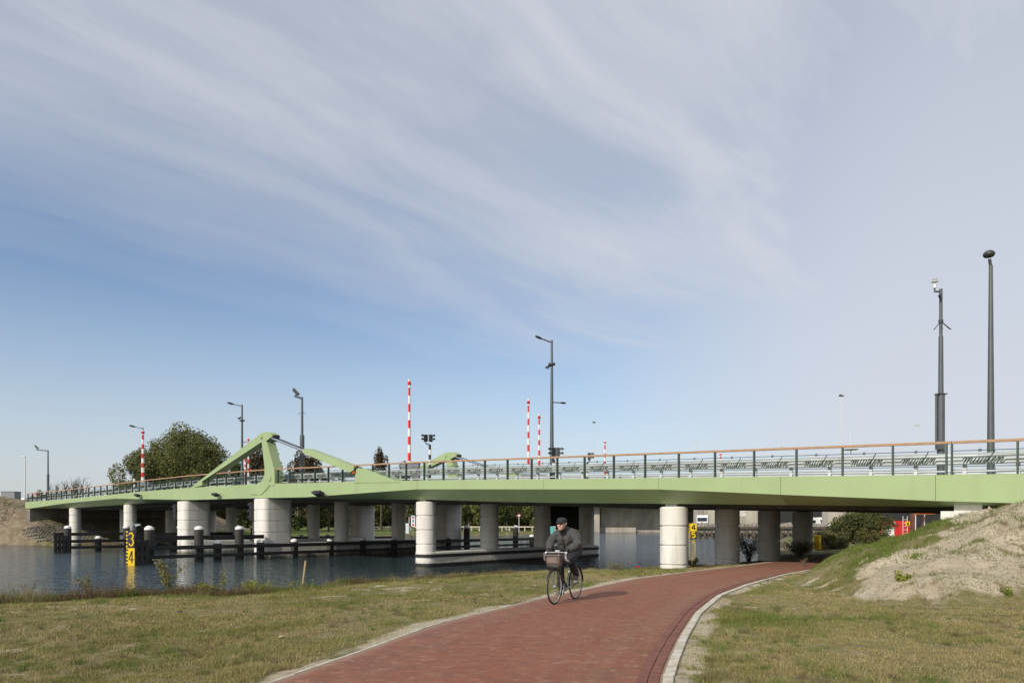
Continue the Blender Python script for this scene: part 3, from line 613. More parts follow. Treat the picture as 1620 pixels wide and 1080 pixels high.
for dx, dy, dz in ((-.3, -.1, -.32), (.32, -.05, -.3), (-.1, -.25, -.34), (.14, -.25, -.34)):
    mb = MB(); mb.tube([c, c+Vector((dx, dy, dz))], .016, 6); part('splayed_rod', mb, 'mast_dark', T2)
collar(T2, c, .075, .09)
mb = MB(); e = Vector((b.x-.24, b.y-.05, zat(462, Y))); mb.tube([(b.x, b.y, zat(461, Y)), e, e+Vector((0, 0, .14))], .035, 8); part('arm', mb, 'mast', T2)
mb = MB(); mb.lathe([(.05, 0), (.05, .12), (.025, .14), (.025, .2), (.11, .21), (.11, .225), (.03, .23), (.03, .28), (.09, .29), (.02, .31)], c=e+Vector((0, 0, .12)), n=12); part('weather_sensor', mb, 'white', T2, 40)
camera_box(T2, Vector((b.x-.1, b.y-.12, zat(470, Y))), (-.6, -.7, -.5), .45)
def arm_lamp(T_, x, Y, ytop, hx, hy, r0, r1, k=.9, **kw):
    tp = pole(T_, x, Y, ytop, r0, r1, **kw); p1 = tp-Vector((0, 0, .12)); h = wpt(hx, Y, hy); d = (h-p1)
    st_ = h-d.normalized()*.3*0; mb = MB(); j = p1+d*.55; mb.tube([p1, j], .035, 8); part('arm', mb, 'mast', T_, 40); lamp_head(T_, j, d, (d.length*.5)/.75)
    return tp
T3 = thing('street_lamp', 'tall centre lamp post with a high left lamp and a lower right lamp', 'street lamp', wpt(873, 33), group=LG)
arm_lamp(T3, 873, 33, 538, 848, 532, .11, .05)
p = wpt(873, 33, 636); h = wpt(897, 33, 637.5); d = h-p; mb = MB(); mb.tube([p, p+d*.55], .028, 8); part('arm', mb, 'mast', T3, 40); lamp_head(T3, p+d*.5, d, .42)
collar(T3, wpt(873, 33, 576), .17, .09); camera_box(T3, wpt(867.5, 33, 580), (-.8, -.4, -.5), .55)
T4 = thing('camera_mast', 'grey mast behind the piston rods with a short top arm and slanted camera', 'mast', wpt(478, 48), group=LG)
tp = pole(T4, 478, 48, 628, .16, .09, split=688); mb = MB(); e = wpt(466, 48, 626); mb.tube([tp-Vector((0, 0, .1)), e], .07, 8); part('arm', mb, 'mast', T4, 40); camera_box(T4, wpt(468, 48, 620), (.7, -.3, -.7), 1.1)
for dx in (-.28, .3): mb = MB(); c = wpt(478, 48, 651); mb.tube([c, c+Vector((dx, -.1, -.2))], .015, 5); part('splayed_rod', mb, 'mast_dark', T4)
T5 = thing('street_lamp', 'lamp post rising behind the sloping green strut, its lamp reaching left', 'street lamp', wpt(383, 53), group=LG)
arm_lamp(T5, 383, 53, 640, 361, 637, .12, .06); collar(T5, wpt(383, 53, 665), .2, .1); camera_box(T5, wpt(379.5, 53, 661), (-.8, -.4, -.5), .6)
mb = MB(); mb.tube([wpt(383, 53, 699), wpt(391, 53, 699)], .03, 6); part('bracket', mb, 'mast', T5)
T6 = thing('street_lamp', 'lamp post beside the striped boom at the tree group, its lamp reaching left', 'street lamp', wpt(225, 66), group=LG)
arm_lamp(T6, 226, 66, 676, 206, 673, .09, .05)
T7 = thing('camera_mast', 'dark mast near the left bridge end with a long arm and camera', 'mast', wpt(76, 80), group=LG)
tp = pole(T7, 76, 80, 712, .13, .08, split=750); mb = MB(); e = wpt(58, 80, 711); mb.tube([tp-Vector((0, 0, .05)), e], .07, 8); part('arm', mb, 'mast', T7, 40); camera_box(T7, wpt(58, 80, 707), (-.5, -.3, .6), 1.)
T8 = thing('street_lamp', 'thin white lamp post at the far left beside the grey cabinet', 'street lamp', wpt(39.5, 92), group=LG)
b = wpt(39.5, 92); tp = pole(T8, 39.5, 92, 722, .1, .07, yb=795, m_='galv_white'); mb = MB(); mb.box(tp+Vector((-.3, 0, 0)), (.75, .25, .1)); part('lamp_head', mb, 'galv_white', T8)
# far thin motorway lamps
for x, yt, Yd, lab in ((1331, 626, 95, 'highest far motorway lamp, a small dark head on a hair thin pole'), (1452, 672, 90, 'small pale far lamp between that far mast and the stepped mast'),
    (940, 668, 130, 'far motorway lamp to the right of the tall centre lamp post'), (1101, 698, 150, 'lowest far motorway lamp above the middle of the railing'), (1238, 706, 120, 'short white far pole just above the handrail')):
    T_ = thing('motorway_lamp', lab, 'street lamp', wpt(x, Yd), group='far motorway lamps')
    tp = pole(T_, x, Yd, yt, .09 if x != 1238 else .12, .035, yb=800, m_='galv_white'); mb = MB(); mb.box(tp, (.62, .3, .16)); mb.box(tp+Vector((-.1, 0, .14)), (.3, .2, .12)); part('lamp_head', mb, 'mast' if x in (1331, 940) else 'galv_white', T_)
T_ = thing('light_mast', 'very faint far mast with a lamp ring just above the right handrail', 'mast', wpt(1346, 140))
pole(T_, 1346, 140, 682, .14, .08, yb=800, m_='galv_white'); mb = MB(); mb.lathe([(.3, -.1), (1.3, -.05), (1.5, .05), (1.3, .15), (.3, .12)], c=wpt(1346, 140, 711), n=16); part('lamp_ring', mb, 'galv_white', T_)
# barriers
def barrier(x, Y, ytop, ybot, lab, cab=True, r=.085):
    b = wpt(x, Y); T_ = thing('barrier', lab, 'barrier', (b.x, b.y, deck_z(Y, x)), group='red and white booms standing upright')
    z0 = zat(ybot, Y); z1 = zat(ytop, Y); n = 11; hh_ = (z1-z0)/n
    mb = MB()
    for i in range(n):
        rr = r*(1.15-.5*i/n); mb.tube([(b.x, b.y, z0+hh_*i), (b.x, b.y, z0+hh_*(i+1))], rr, 8, mi=(i+1) % 2, cap=(i in (0, n-1)))
    part('boom', mb, ['red', 'white'][::1], T_, 40)
    mb = MB(); mb.tube([(b.x, b.y, z1-.35), (b.x, b.y, z1-.3), (b.x, b.y, z1-.15), (b.x, b.y, z1-.1)], [r*.7, r*1.25, r*1.25, r*.5], 8); part('boom_lamp', mb, 'red', T_, 40)
    if cab:
        mb = MB(); zc = deck_z(Y, x); zt_ = zat(cab, Y); mb.box((b.x+.05, b.y+.3, (zc+zt_)/2), (1.0, .8, zt_-zc)); mb.box((b.x+.05, b.y+.3, zt_+.03), (1.06, .86, .06)); part('drive_cabinet', mb, 'cabinet', T_)
    return T_
barrier(647.5, 40, 600, 742, 'tallest red and white boom, upright from a grey cabinet left of the centre', 733)
barrier(836, 46, 631, 745, 'taller of two red and white booms close together left of the centre lamp post', 752, .08)
barrier(853, 49, 655, 745, 'shorter boom of the close pair, just left of the tall centre lamp post', 752, .08)
barrier(226, 64, 680, 762, 'red and white boom standing before the large tree group at left', 763, .13)
barrier(388, 66, 722, 768, 'left half of the double striped boom seen inside the green triangle', None, .09)
barrier(393, 68, 692, 768, 'taller boom showing above the sloping green strut', None, .09)
barrier(957, 90, 697, 770, 'faint far boom seen above the handrail right of the centre lamp', None, .13)
barrier(1140, 95, 716, 770, 'faintest far boom behind the lettering on the right', None, .12)
def signal(x, Y, yh, r, heads, lab, pole_y=None):
    b = wpt(x, Y); z0 = deck_z(Y, x); T_ = thing('traffic_signal', lab, 'traffic light', (b.x, b.y, z0), group='traffic lights on banded black and white posts')
    z1 = zat(yh, Y)-.15; n = 8; mb = MB(); hh_ = (z1-z0)/n
    for i in range(n): mb.tube([(b.x, b.y, z0+hh_*i), (b.x, b.y, z0+hh_*(i+1))], r, 8, mi=i % 2, cap=(i in (0, n-1)))
    part('banded_post', mb, ['white', 'black'], T_, 40)
    for dx, dr in heads:
        c = Vector((b.x+dx, b.y-.1, z1+.36)); M = Vector((*dr, 0)).to_track_quat('X', 'Z').to_matrix().to_4x4(); mb = MB(); mb.box(c, (.13, .22, .4), M=M)
        d = Vector((*dr, 0)).normalized()
        part('signal_head', mb, 'black', T_)
        for k in (-.15, .05):
            m2 = MB(); V = []; q0 = c+d*.09+Vector((0, 0, k+.05)); w = Vector((-d.y, d.x, 0)); 
            for s_, rr in ((0, .09), (.16, .1)):
                for a in range(9): an = math.pi*a/8; V.append(q0+d*s_+w*math.cos(an)*rr+Vector((0, 0, math.sin(an)*rr-.0)))
            m2.add(V, [(i, i+1, 10+i, 9+i) for i in range(8)]); part('visor', m2, 'black', T_)
    mb = MB(); mb.tube([(b.x, b.y, z1), (b.x+heads[0][0], b.y-.1, z1+.05), (b.x+heads[0][0], b.y-.1, z1+.2)], .03, 6); part('bracket', mb, 'black', T_)
signal(680, 39, 699, .07, ((-.22, (-.7, -.7)), (.06, (.8, -.4))), 'pair of black traffic lights on a banded post right of the tallest boom')
signal(876, 32.5, 722, .07, ((.0, (-.9, -.3)), (.2, (.9, -.3))), 'black traffic lights at the foot of the tall centre lamp post')
signal(929, 38, 728, .07, ((.1, (.9, -.3)),), 'black traffic light just over the handrail right of the centre lamp post')
signal(212.5, 70, 750, .1, ((-.35, (-.7, -.7)), (.1, (.8, -.4))), 'small black traffic lights before the tree group, left of the boom')
# ================================================================ FENDERS
cap_me = MB().lathe([(.27, 0), (.27, .05), (.24, .13), (.16, .19), (.04, .22)], n=14).mesh('pile_cap', 'white', 60)
def fender(l0, tA, tB, tall, low, label, uprights):
    T_ = thing('guide_fender', label, 'fender', AP(l0, tA, 0), group='black guide fenders along the channel')
    h = head(l0)+math.pi
    for s_, zt_, r in [(s, 1.98, .27) for s in tall]+[(s, 1.1, .25) for s in low]:
        mb = MB(); mb.lathe([(r*.98, -1.2), (r, zt_-.01)], n=16); c = AP(l0+(.38 if zt_ < 1.5 else .3), tA+s_, 0)-T_.location
        o = put('pile', mb.mesh('pile', 'pile', 40), T_, c); k = put('pile_cap', cap_me, o, (0, 0, zt_)); k.scale = (r/.27,)*2+(1,)
    for z, w in ((.9, .24), (.38, .2)):
        t_ = tA
        while t_ < tB:
            t2 = min(t_+6, tB); mb = MB(); c = AP(l0, (t_+t2)/2, z); mb.box(c, (.22, t2-t_-.03, w), h); part('fender_beam', mb, 'beam_black', T_); t_ = t2
    mb = MB(); t2 = tA+8.2; mb.box(AP(l0+.75, (tA+t2)/2, 1.48), (.24, t2-tA, .26), h); part('fender_beam', mb, 'beam_black', T_)
    for k in range(uprights): mb = MB(); mb.box(AP(l0-.14+.0*k, tA-.1+.3*k, .45), (.2, .22, 1.9), h); part('fender_upright', mb, 'beam_black', T_)
l0 = 29.0
F1 = fender(l0, -9.5, 29, (.8, 3.7, 6.3, 27, 33.5), (4.9, 7.8, 10.3, 13.2, 16.05, 19.05, 22, 24.9, 30, 36), 'near black guide fender with white capped piles, right beside the yellow gauge board', 3)
fender(51.5, -7.4, 24, (.9, 5.4, 10, 24), (3.2, 8, 12, 15, 18, 21), 'left black guide fender with white capped piles, farther from the camera', 4)
fender(45.5, -3.4, 24, (.9, 5.2, 10), (2.8, 8, 12, 15, 18, 21), 'black guide fender in the shade between the two wide piers', 0)
# ---- digits as flat raised print
SEG = {'3': [[(.05,.84),(.25,.98),(.6,.98),(.85,.78),(.7,.57),(.35,.53)],[(.35,.53),(.75,.46),(.92,.24),(.7,.03),(.3,0),(.02,.16)]], '4': [[(.64,0),(.64,1.0)], [(.6,.98),(.05,.34)], [(.02,.3),(.98,.3)]], '5': [[(.8,1),(.18,1),(.12,.55),(.45,.62),(.8,.42),(.76,.12),(.45,0),(.08,.12)]],
  'O': [[(.1,.5),(.2,.9),(.5,1),(.8,.9),(.9,.5),(.8,.1),(.5,0),(.2,.1),(.1,.5)]], 'G': [[(.85,.85),(.5,1),(.2,.85),(.1,.5),(.2,.12),(.5,0),(.85,.15),(.85,.45),(.55,.45)]], 'S': [[(.85,.88),(.5,1),(.15,.8),(.45,.55),(.85,.25),(.5,0),(.1,.12)]]}
def glyph(mb, ch, o, ux, uz, w, h, n, th, mi=0):
    """ch drawn with lower left corner o; ux, uz unit vectors; n points to the reader"""
    for st_ in SEG[ch]:
        P = [o+ux*(x*w)+uz*(y*h)+n*.006 for x, y in st_]
        if ch in '35OGS':
            Q = []
            for i in range(len(P)-1):
                a, b_, c, d = P[max(i-1, 0)], P[i], P[i+1], P[min(i+2, len(P)-1)]
                if ch == '5' and i < 2: Q.append(b_); continue
                for k in range(4): s_ = k/4; Q.append(.5*((2*b_)+(c-a)*s_+(2*a-5*b_+4*c-d)*s_*s_+(3*b_-a-3*c+d)*s_**3))
            P = Q+[P[-1]]
        k = len(P); V = []
        for i, p_ in enumerate(P):
            d = (P[min(i+1, k-1)]-P[max(i-1, 0)]).normalized(); sd = d.cross(n).normalized()*th/2
            if 0 < i < k-1:
                d1 = (p_-P[i-1]).normalized(); d2 = (P[i+1]-p_).normalized(); cs = max(.45, math.sqrt(max(0, (1+d1.dot(d2))/2))); sd = sd/cs
            V += [p_+sd, p_-sd, p_+sd-n*.02, p_-sd-n*.02]
        F = []
        for i in range(k-1): a = i*4; b_ = a+4; F += [(a, a+1, b_+1, b_), (a, b_, b_+2, a+2), (a+1, a+3, b_+3, b_+1)]
        mb.add(V, F, mi)
def gauge(pos, yaw, wd, boxes, label):
    """boxes: list of (z0, z1, digit, ground colour)"""
    T_ = thing('gauge_board', label, 'gauge board', pos); ux = Vector((math.cos(yaw), math.sin(yaw), 0)); n = Vector((math.sin(yaw), -math.cos(yaw), 0)); uz = Vector((0, 0, 1)); P0 = Vector(pos)
    for z0, z1, ch, g in boxes:
        mb = MB(); mb.box(P0+uz*(z0+z1)/2-n*.02, (wd, .04, z1-z0-.004), yaw); pn = part('panel', mb, 'yellow' if g == 'y' else 'ink', T_)
        mb = MB(); glyph(mb, ch, P0+ux*(-wd*.17)+uz*(z0+.15*(z1-z0)), ux, uz, wd*.58, (z1-z0)*.7, n, wd*.14); part('digit', mb, 'ink' if g == 'y' else 'yellow', pn)
        mb = MB(); k = 5; hz = (z1-z0)/(2*k); m_ = 'ink' if g == 'y' else 'yellow'
        for i in range(k): mb.box(P0-ux*(wd*.42)+uz*(z0+hz*(2*i+1))+n*.008, (wd*.15, .02, hz), yaw); mb.box(P0-ux*(wd*.31)+uz*(z0+hz*(2*i+1))+n*.008, (wd*.07, .02, hz*.4), yaw)
        tk = part('scale_marks', mb, m_, pn)
    mb = MB(); mb.tube([P0-n*.12+Vector((0, 0, -1)), P0-n*.12+uz*(boxes[0][1])], .08, 8); part('post', mb, 'galv', T_)
    return T_
gp = wpt(206.2, 38.3); yawg = 0.0
GB = gauge((gp.x, gp.y, 0), yawg, .46, [(.97, 1.98, '3', 'k'), (-.4+.37, .965, '4', 'y')], 'yellow and black gauge board with figures 3 and 4 standing in the water')
mb = MB(); b = wpt(209, 38.4); mb.tube([(b.x, b.y, 1.98), (b.x, b.y, 2.55)], .02, 6); mb.tube([(b.x, b.y, 2.3), (b.x+.3, b.y, 2.3)], .015, 6); mb.tube([(b.x+.22, b.y, 2.22), (b.x+.5, b.y-.1, 2.28)], .07, 8); part('gauge_lamp', mb, 'galv', GB)
g2 = wpt(1096, 111); gauge((g2.x, g2.y, 0), 0, 1.25, [(1.2, 2.45, '4', 'y'), (.02, 1.195, '5', 'k')], 'small far gauge board with the figures 4 and 5, between the right hand columns')
# ================================================================ PATH EDGES
def edging(Q, side, off, wid, ln, z0, z1, mname, pname, mats, i_from, i_to, gap=.008, cap=300):
    """stones laid end to end along a path edge"""
    d = np.concatenate([[0], np.cumsum(np.hypot(*np.diff(Q, axis=0).T))]); tot = d[-1]; s = 0; n = 0
    T = np.gradient(Q, axis=0); T /= np.hypot(*T.T)[:, None]; Nn = np.stack([T[:, 1], -T[:, 0]], 1)*side
    O = put(mname, MB().mesh(mname, mats), None); tag(O, kind='structure')
    me = MB().box((0, 0, 0), (ln-gap, wid, z1-z0)).mesh(pname, mats)
    s = i_from; jr = random.Random(3)
    while s < i_to and n < cap:
        sm = s+ln/2; x = np.interp(sm, d, Q[:, 0]); y = np.interp(sm, d, Q[:, 1]); tx = np.interp(sm, d, T[:, 0]); ty = np.interp(sm, d, T[:, 1]); nx = np.interp(sm, d, Nn[:, 0]); ny = np.interp(sm, d, Nn[:, 1])
        o = put(pname, me, O, (x+nx*off, y+ny*off, (z0+z1)/2+jr.uniform(-.003, .003)), (jr.uniform(-.01, .01), jr.uniform(-.006, .006), math.atan2(ty, tx)+jr.uniform(-.004, .004))); s += ln; n += 1
    return O
qR = resample(PR, 500); qL = resample(PL, 500)
edging(qR, 1, .055, .1, 1.0, .6, .796, 'kerb', 'kerb_stone', 'kerb', 6, 34)
edging(qL, -1, .02, .035, 1.0, .6, .79, 'kerb', 'kerb_stone', 'kerb', 6, 34)
edging(qR, 1, -.08, .094, .205, .72, .7985, 'brick_edging', 'edge_brick', 'edge_brick', 10.5, 60, cap=90)
edging(qR, 1, -.19, .094, .205, .72, .7985, 'brick_edging', 'edge_brick', 'edge_brick', 10.5, 60, cap=80)
# ================================================================ GRASS
def blades(name, X, Y, Z, hgt, wid, colA, lean=.5, seg=1):
    n = len(X); a = rng.uniform(0, 2*np.pi, n); la = rng.uniform(0, 2*np.pi, n); ln = rng.uniform(.1, 1, n)*lean*hgt
    dx = np.cos(a)*wid; dy = np.sin(a)*wid; tx = X+np.cos(la)*ln; ty = Y+np.sin(la)*ln
    V = np.empty((n, 3, 3)); V[:, 0] = np.stack([X-dx, Y-dy, Z-.01], 1); V[:, 1] = np.stack([X+dx, Y+dy, Z-.01], 1); V[:, 2] = np.stack([tx, ty, Z+hgt], 1)
    F = np.arange(n*3).reshape(n, 3); o = put(name, arr_mesh(name, V.reshape(-1, 3), F, 'blade', col=np.repeat(colA, 3, 0))); tag(o, kind='stuff'); return o
def scatter(n, region):                       # sample in the picture's wedge, denser where nearer
    Yd = 5.6*np.exp(rng.uniform(0, 1, n)*math.log(32/5.6)); X = (rng.uniform(-60, 1680, n)-810)/1080*Yd
    return X, Yd
X, Y = scatter(1500000, None)
h, d, sand, far_, mud, em = terrain(X, Y, True); l_, t_ = LT(X, Y); dp = sdist(X, Y, PATHP)
dens = vnoise(X, Y, .9, 41)*.4+vnoise(X, Y, 3.4, 42)*.35+vnoise(X, Y, 9, 43)*.25
keep = (d > .25) & (dp > .05) & (h > .3) & (rng.uniform(0, 1, len(X)) < np.clip(1.15-sand*1.1, .03, 1)*np.clip(.1+dens*1.4, 0, 1)*(dp > .02+.42*vnoise(X, Y, 2.2, 5)))
keep &= ~((t_ > .8) & (l_ < 1.2))
X, Y, h, sand, em, dens, d, dp = [k[keep] for k in (X, Y, h, sand, em, dens, d, dp)]; n = len(X); print('blades', n)
pal = np.array([(.215, .215, .068), (.325, .28, .115), (.48, .41, .21), (.16, .2, .045), (.265, .205, .1)])
dry = np.clip(vnoise(X, Y, .35, 51)*.75+vnoise(X, Y, 1.5, 52)*.65-.2+rng.normal(0, .18, n), 0, 1)
shore = np.exp(-(d-.6)/1.6)*(d < 6); green = sst(em, .1, .6)*.5+shore*.25
# a greener band up the bank right of the path mouth and along the path far away
dry = np.clip(dry+.12-green, 0, 1)
ca = np.where((dry < .33)[:, None], pal[3], np.where((dry < .55)[:, None], pal[0], np.where((dry < .8)[:, None], pal[1], np.where((rng.uniform(0, 1, n) < .5)[:, None], pal[2], pal[4]))))
ca = ca*rng.uniform(.75, 1.25, (n, 1))
hg = (.01+.1*dens**3)*rng.uniform(.5, 1.5, n)*(1+1.5*sst(em, .2, .8)+1.0*shore)*np.where(X < 0, 1.0, 1.0)
blades('short_grass', X, Y, h, hg, .0018+.00022*Y*1.6, ca, .9)
# coarse tufts standing out of the turf
Yt = 6*np.exp(rng.uniform(0, 1, 2600)*1.35); Xt = (rng.uniform(-40, 1660, 2600)-810)/1080*Yt; ht, d3, s3, _, _, e3 = terrain(Xt, Yt, True); lt, tt_ = LT(Xt, Yt); kk = (d3 > .8) & (sdist(Xt, Yt, PATHP) > .25) & (s3 < .5) & (vnoise(Xt, Yt, .8, 97) > .42) & (tt_ < .5); Xt, Yt = Xt[kk], Yt[kk]
n_ = len(Xt); k_ = 40; sg = rng.uniform(.02, .07, n_); bx_ = np.repeat(Xt, k_)+rng.normal(0, 1, n_*k_)*np.repeat(sg, k_); by_ = np.repeat(Yt, k_)+rng.normal(0, 1, n_*k_)*np.repeat(sg, k_)
tc_ = np.where((rng.uniform(0, 1, n_) < .5)[:, None], np.array([[.14, .19, .045]]), np.where((rng.uniform(0, 1, n_) < .5)[:, None], np.array([[.4, .34, .17]]), np.array([[.2, .15, .08]])))*rng.uniform(.7, 1.2, (n_, 1))
blades('grass_tufts', bx_, by_, terrain(bx_, by_), np.repeat(rng.uniform(.04, .11, n_), k_)*rng.uniform(.4, 1.3, n_*k_), .003+0*bx_, np.repeat(tc_, k_, 0), 1.2)
# longer weeds along the shore
def shoreline_pts(n, lo, hi, wmax):
    P = np.array(WATER[3:16], float); dd = np.concatenate([[0], np.cumsum(np.hypot(*np.diff(P, axis=0).T))]); s = rng.uniform(lo, hi, n)*dd[-1]
    x = np.interp(s, dd, P[:, 0]); y = np.interp(s, dd, P[:, 1]); s2 = s+.1; tx = np.interp(s2, dd, P[:, 0])-x; ty = np.interp(s2, dd, P[:, 1])-y; L_ = np.hypot(tx, ty)+1e-9
    o = rng.uniform(0, 1, n)**1.3*wmax; return x+ty/L_*(o+.1), y-tx/L_*(o+.1), s/dd[-1]
x, y, s = shoreline_pts(170000, 0, .93, 1.7)
cl_ = vnoise(x, y, 1.1, 61)*.6+vnoise(x, y, 3.5, 62)*.4; big = np.clip(1.15-s*1.25, .25, 1)
kp = (cl_ > .47) & (sdist(x, y, PATHP) > .4); x, y, s, cl_, big = [k[kp] for k in (x, y, s, cl_, big)]; z = terrain(x, y); n = len(x)
w = rng.uniform(0, 1, n)[:, None]; u_ = vnoise(x, y, .9, 63)[:, None]
ca = np.where(u_ < .5, np.array([[.15, .1, .055]])*(.6+.9*w), np.where(u_ < .58, np.array([[.11, .13, .04]])*(.7+.8*w), np.array([[.28, .23, .13]])*(.6+.7*w)))
ca = np.where(rng.uniform(0, 1, (n, 1)) < .15, np.array([[.2, .21, .04]]), ca)
blades('shore_weeds', x, y, z, (.06+.5*np.clip(cl_-.3, 0, 1))*big*rng.uniform(.25, 1.5, n)*np.where(rng.uniform(0, 1, n) < .03, 2.4, 1), .005, ca, .8)
LEAFY_SHORE = True
# leaves clumps helper
def leaves(C, size, up=.0):
    """C (n,3) leaf centres -> quads"""
    n = len(C); a = rng.normal(size=(n, 3)); a /= np.linalg.norm(a, axis=1)[:, None]; b_ = np.cross(a, rng.normal(size=(n, 3))); b_ /= np.linalg.norm(b_, axis=1)[:, None]; s = size*rng.uniform(.6, 1.4, (n, 1))
    V = np.stack([C-a*s, C+b_*s*.55, C+a*s, C-b_*s*.55], 1); return V.reshape(-1, 3), np.arange(n*4).reshape(n, 4)
def plant(name, label, cat, base, stems, hgt, spread, leafn, leafs, lm, sm='dry_stalk', lean=(0, 0), group=None, r=.006):
    T_ = thing(name, label, cat, base, group=group); mb = MB(); C = []; rd = random.Random(hash(label) & 0xffff); rd = random.Random(len(label)*7+stems)
    for i in range(stems):
        a = rd.uniform(0, 6.28); s_ = rd.uniform(.3, 1)*spread; hh_ = hgt*rd.uniform(.6, 1); p0 = Vector(base)+Vector((rd.gauss(0, .04), rd.gauss(0, .04), -.03)); e = p0+Vector((math.cos(a)*s_+lean[0], math.sin(a)*s_+lean[1], hh_)); md = (p0+e)/2+Vector((0, 0, hh_*.15))
        mb.tube([p0, md, e], [r, r*.8, r*.3], 4)
        for k in range(leafn):
            u_ = rd.uniform(.25, 1); q_ = p0.lerp(md, u_*2) if u_ < .5 else md.lerp(e, u_*2-1); C.append(q_+Vector((rd.gauss(0, spread*.13), rd.gauss(0, spread*.13), rd.gauss(0, .04))))
    part('stem', mb, sm, T_)
    if C: V, F = leaves(np.array([tuple(c) for c in C]), leafs); me = arr_mesh('foliage', V-np.array(base), F, lm); put('foliage', me, T_)
    return T_
def gpt(x, y0, dz=0):                          # point on the ground whose foot shows at picture (x, y0)
    Ys = np.linspace(5, 45, 4000); Xs = (x-810)*Ys/1080; hs = terrain(Xs, Ys); ys = 829+1080*(CAMZ-hs)/Ys; dd_ = sdist(Xs, Ys, WP); i = int(np.argmin(np.abs(ys-y0)+1e4*(dd_ < .15)))
    return Vector((Xs[i], Ys[i], hs[i]))
SG = 'tall weeds on the river bank'
lx, ly, s_l = shoreline_pts(16000, .02, .62, 1.3); cl2 = vnoise(lx, ly, 1.6, 91); kk = cl2 > .45; lx, ly, cl2 = lx[kk], ly[kk], cl2[kk]
lz = terrain(lx, ly)+rng.uniform(.02, 1, len(lx))*(cl2-.4)*.65; Vv, Ff = leaves(np.stack([lx+rng.normal(0, .05, len(lx)), ly, lz], 1), .018); cq = np.where((vnoise(lx, ly, 1.1, 92) < .55)[:, None], np.array([[.17, .12, .07]]), np.array([[.22, .24, .05]]))*rng.uniform(.6, 1.3, (len(lx), 1))
tag(put('shore_foliage', arr_mesh('shore_foliage', Vv, Ff, 'blade', col=np.repeat(cq, 4, 0))), kind='stuff')
plant('bank_weed', 'tallest green weed on the river bank, over the dark water right of the gauge board', 'plant', gpt(268, 930), 9, .95, .42, 70, .03, 'leaf_weed', group=SG)
plant('bank_weed', 'leaning dry reeds at the bank left of the yellow gauge board', 'plant', gpt(152, 937), 8, .6, .2, 22, .03, 'leaf_weed', lean=(-.5, 0), group=SG)
plant('bank_weed', 'thin sparse weed at the far left of the bank', 'plant', gpt(36, 945), 5, .5, .25, 10, .025, 'dry_stalk', group=SG)
plant('bank_weed', 'low yellow green weed on the bank between gauge board and wooden stake', 'plant', gpt(330, 938), 12, .3, .4, 45, .03, 'leaf_bright', group=SG)
plant('bank_weed', 'yellow leaved low weed just left of the wooden stake', 'plant', gpt(400, 936), 14, .32, .5, 45, .028, 'leaf_bright', group=SG)
plant('bank_weed', 'ragged dry weed with a bent top over the water', 'plant', gpt(355, 932), 5, .75, .3, 14, .03, 'leaf_weed', group=SG)
plant('bank_weed', 'green tuft at the right foot of the white front column', 'plant', gpt(1095, 896), 12, .4, .35, 35, .03, 'leaf_weed', group=SG)
plant('bank_weed', 'low tuft with dry stalks on the bank right of the cyclist', 'plant', gpt(975, 902), 10, .35, .4, 25, .025, 'leaf_weed', group=SG)
plant('bank_weed', 'small green tuft of leaves on the bare sandy slope', 'plant', gpt(1428, 918), 10, .16, .22, 45, .025, 'leaf_bright', group=SG)
plant('bank_weed', 'small green tuft at the right end of the sandy slope', 'plant', gpt(1590, 940), 8, .14, .15, 30, .022, 'leaf_bright', group=SG)
plant('bank_weed', 'brown dead weed in the upper part of the sandy slope', 'plant', gpt(1530, 870), 8, .2, .25, 20, .02, 'dry_stalk', group=SG)
plant('bank_weed', 'pink brown seed heads beside the path mouth under the bridge', 'plant', gpt(1272, 897), 9, .42, .2, 12, .02, 'dry_stalk', group=SG)
pp = gpt(1008, 905); T_ = thing('red_poppy', 'single red poppy in the grass left of the white front column', 'flower', pp)
mb = MB(); mb.tube([pp, pp+Vector((.02, 0, .14))], .006, 5); part('stem', mb, 'leaf_weed', T_)
for k in range(5): mb = MB(); a = k*1.257; c = pp+Vector((.02, 0, .15)); d_ = Vector((math.cos(a), math.sin(a), .35))*.07; w_ = Vector((-math.sin(a), math.cos(a), 0))*.045; mb.add([c, c+d_+w_, c+d_*1.35+Vector((0, 0, .02)), c+d_-w_], [(0, 1, 2, 3)]); part('petal', mb, 'poppy', T_)
s0 = gpt(477.5, 928); mb = MB(); top_ = s0+Vector((.1, .03, .78)); mb.tube([s0-Vector((0, 0, .1)), top_], .03, 6); solo('wooden_stake', mb, 'stake_wood', 'leaning bare wooden stake standing in the bank grass at the water', 'stake')
nt_ = 420; X = rng.uniform(6, 16, nt_*6); Y = rng.uniform(13, 20, nt_*6); hh2, d2, s2, _, _, e2 = terrain(X, Y, True); kk = (s2 > .5) & (vnoise(X, Y, .9, 95) > .5); X, Y, hh2 = X[kk][:nt_], Y[kk][:nt_], hh2[kk][:nt_]
n_ = len(X); k_ = 34; bx_ = np.repeat(X, k_)+rng.normal(0, .055, n_*k_); by_ = np.repeat(Y, k_)+rng.normal(0, .055, n_*k_); tc_ = np.where((rng.uniform(0, 1, n_) < .55)[:, None], np.array([[.17, .21, .06]]), np.array([[.3, .22, .13]]))*rng.uniform(.7, 1.2, (n_, 1))
blades('slope_tufts', bx_, by_, terrain(bx_, by_), np.repeat(rng.uniform(.03, .12, n_), k_)*rng.uniform(.4, 1.3, n_*k_), .004+0*bx_, np.repeat(tc_, k_, 0), 1.1)
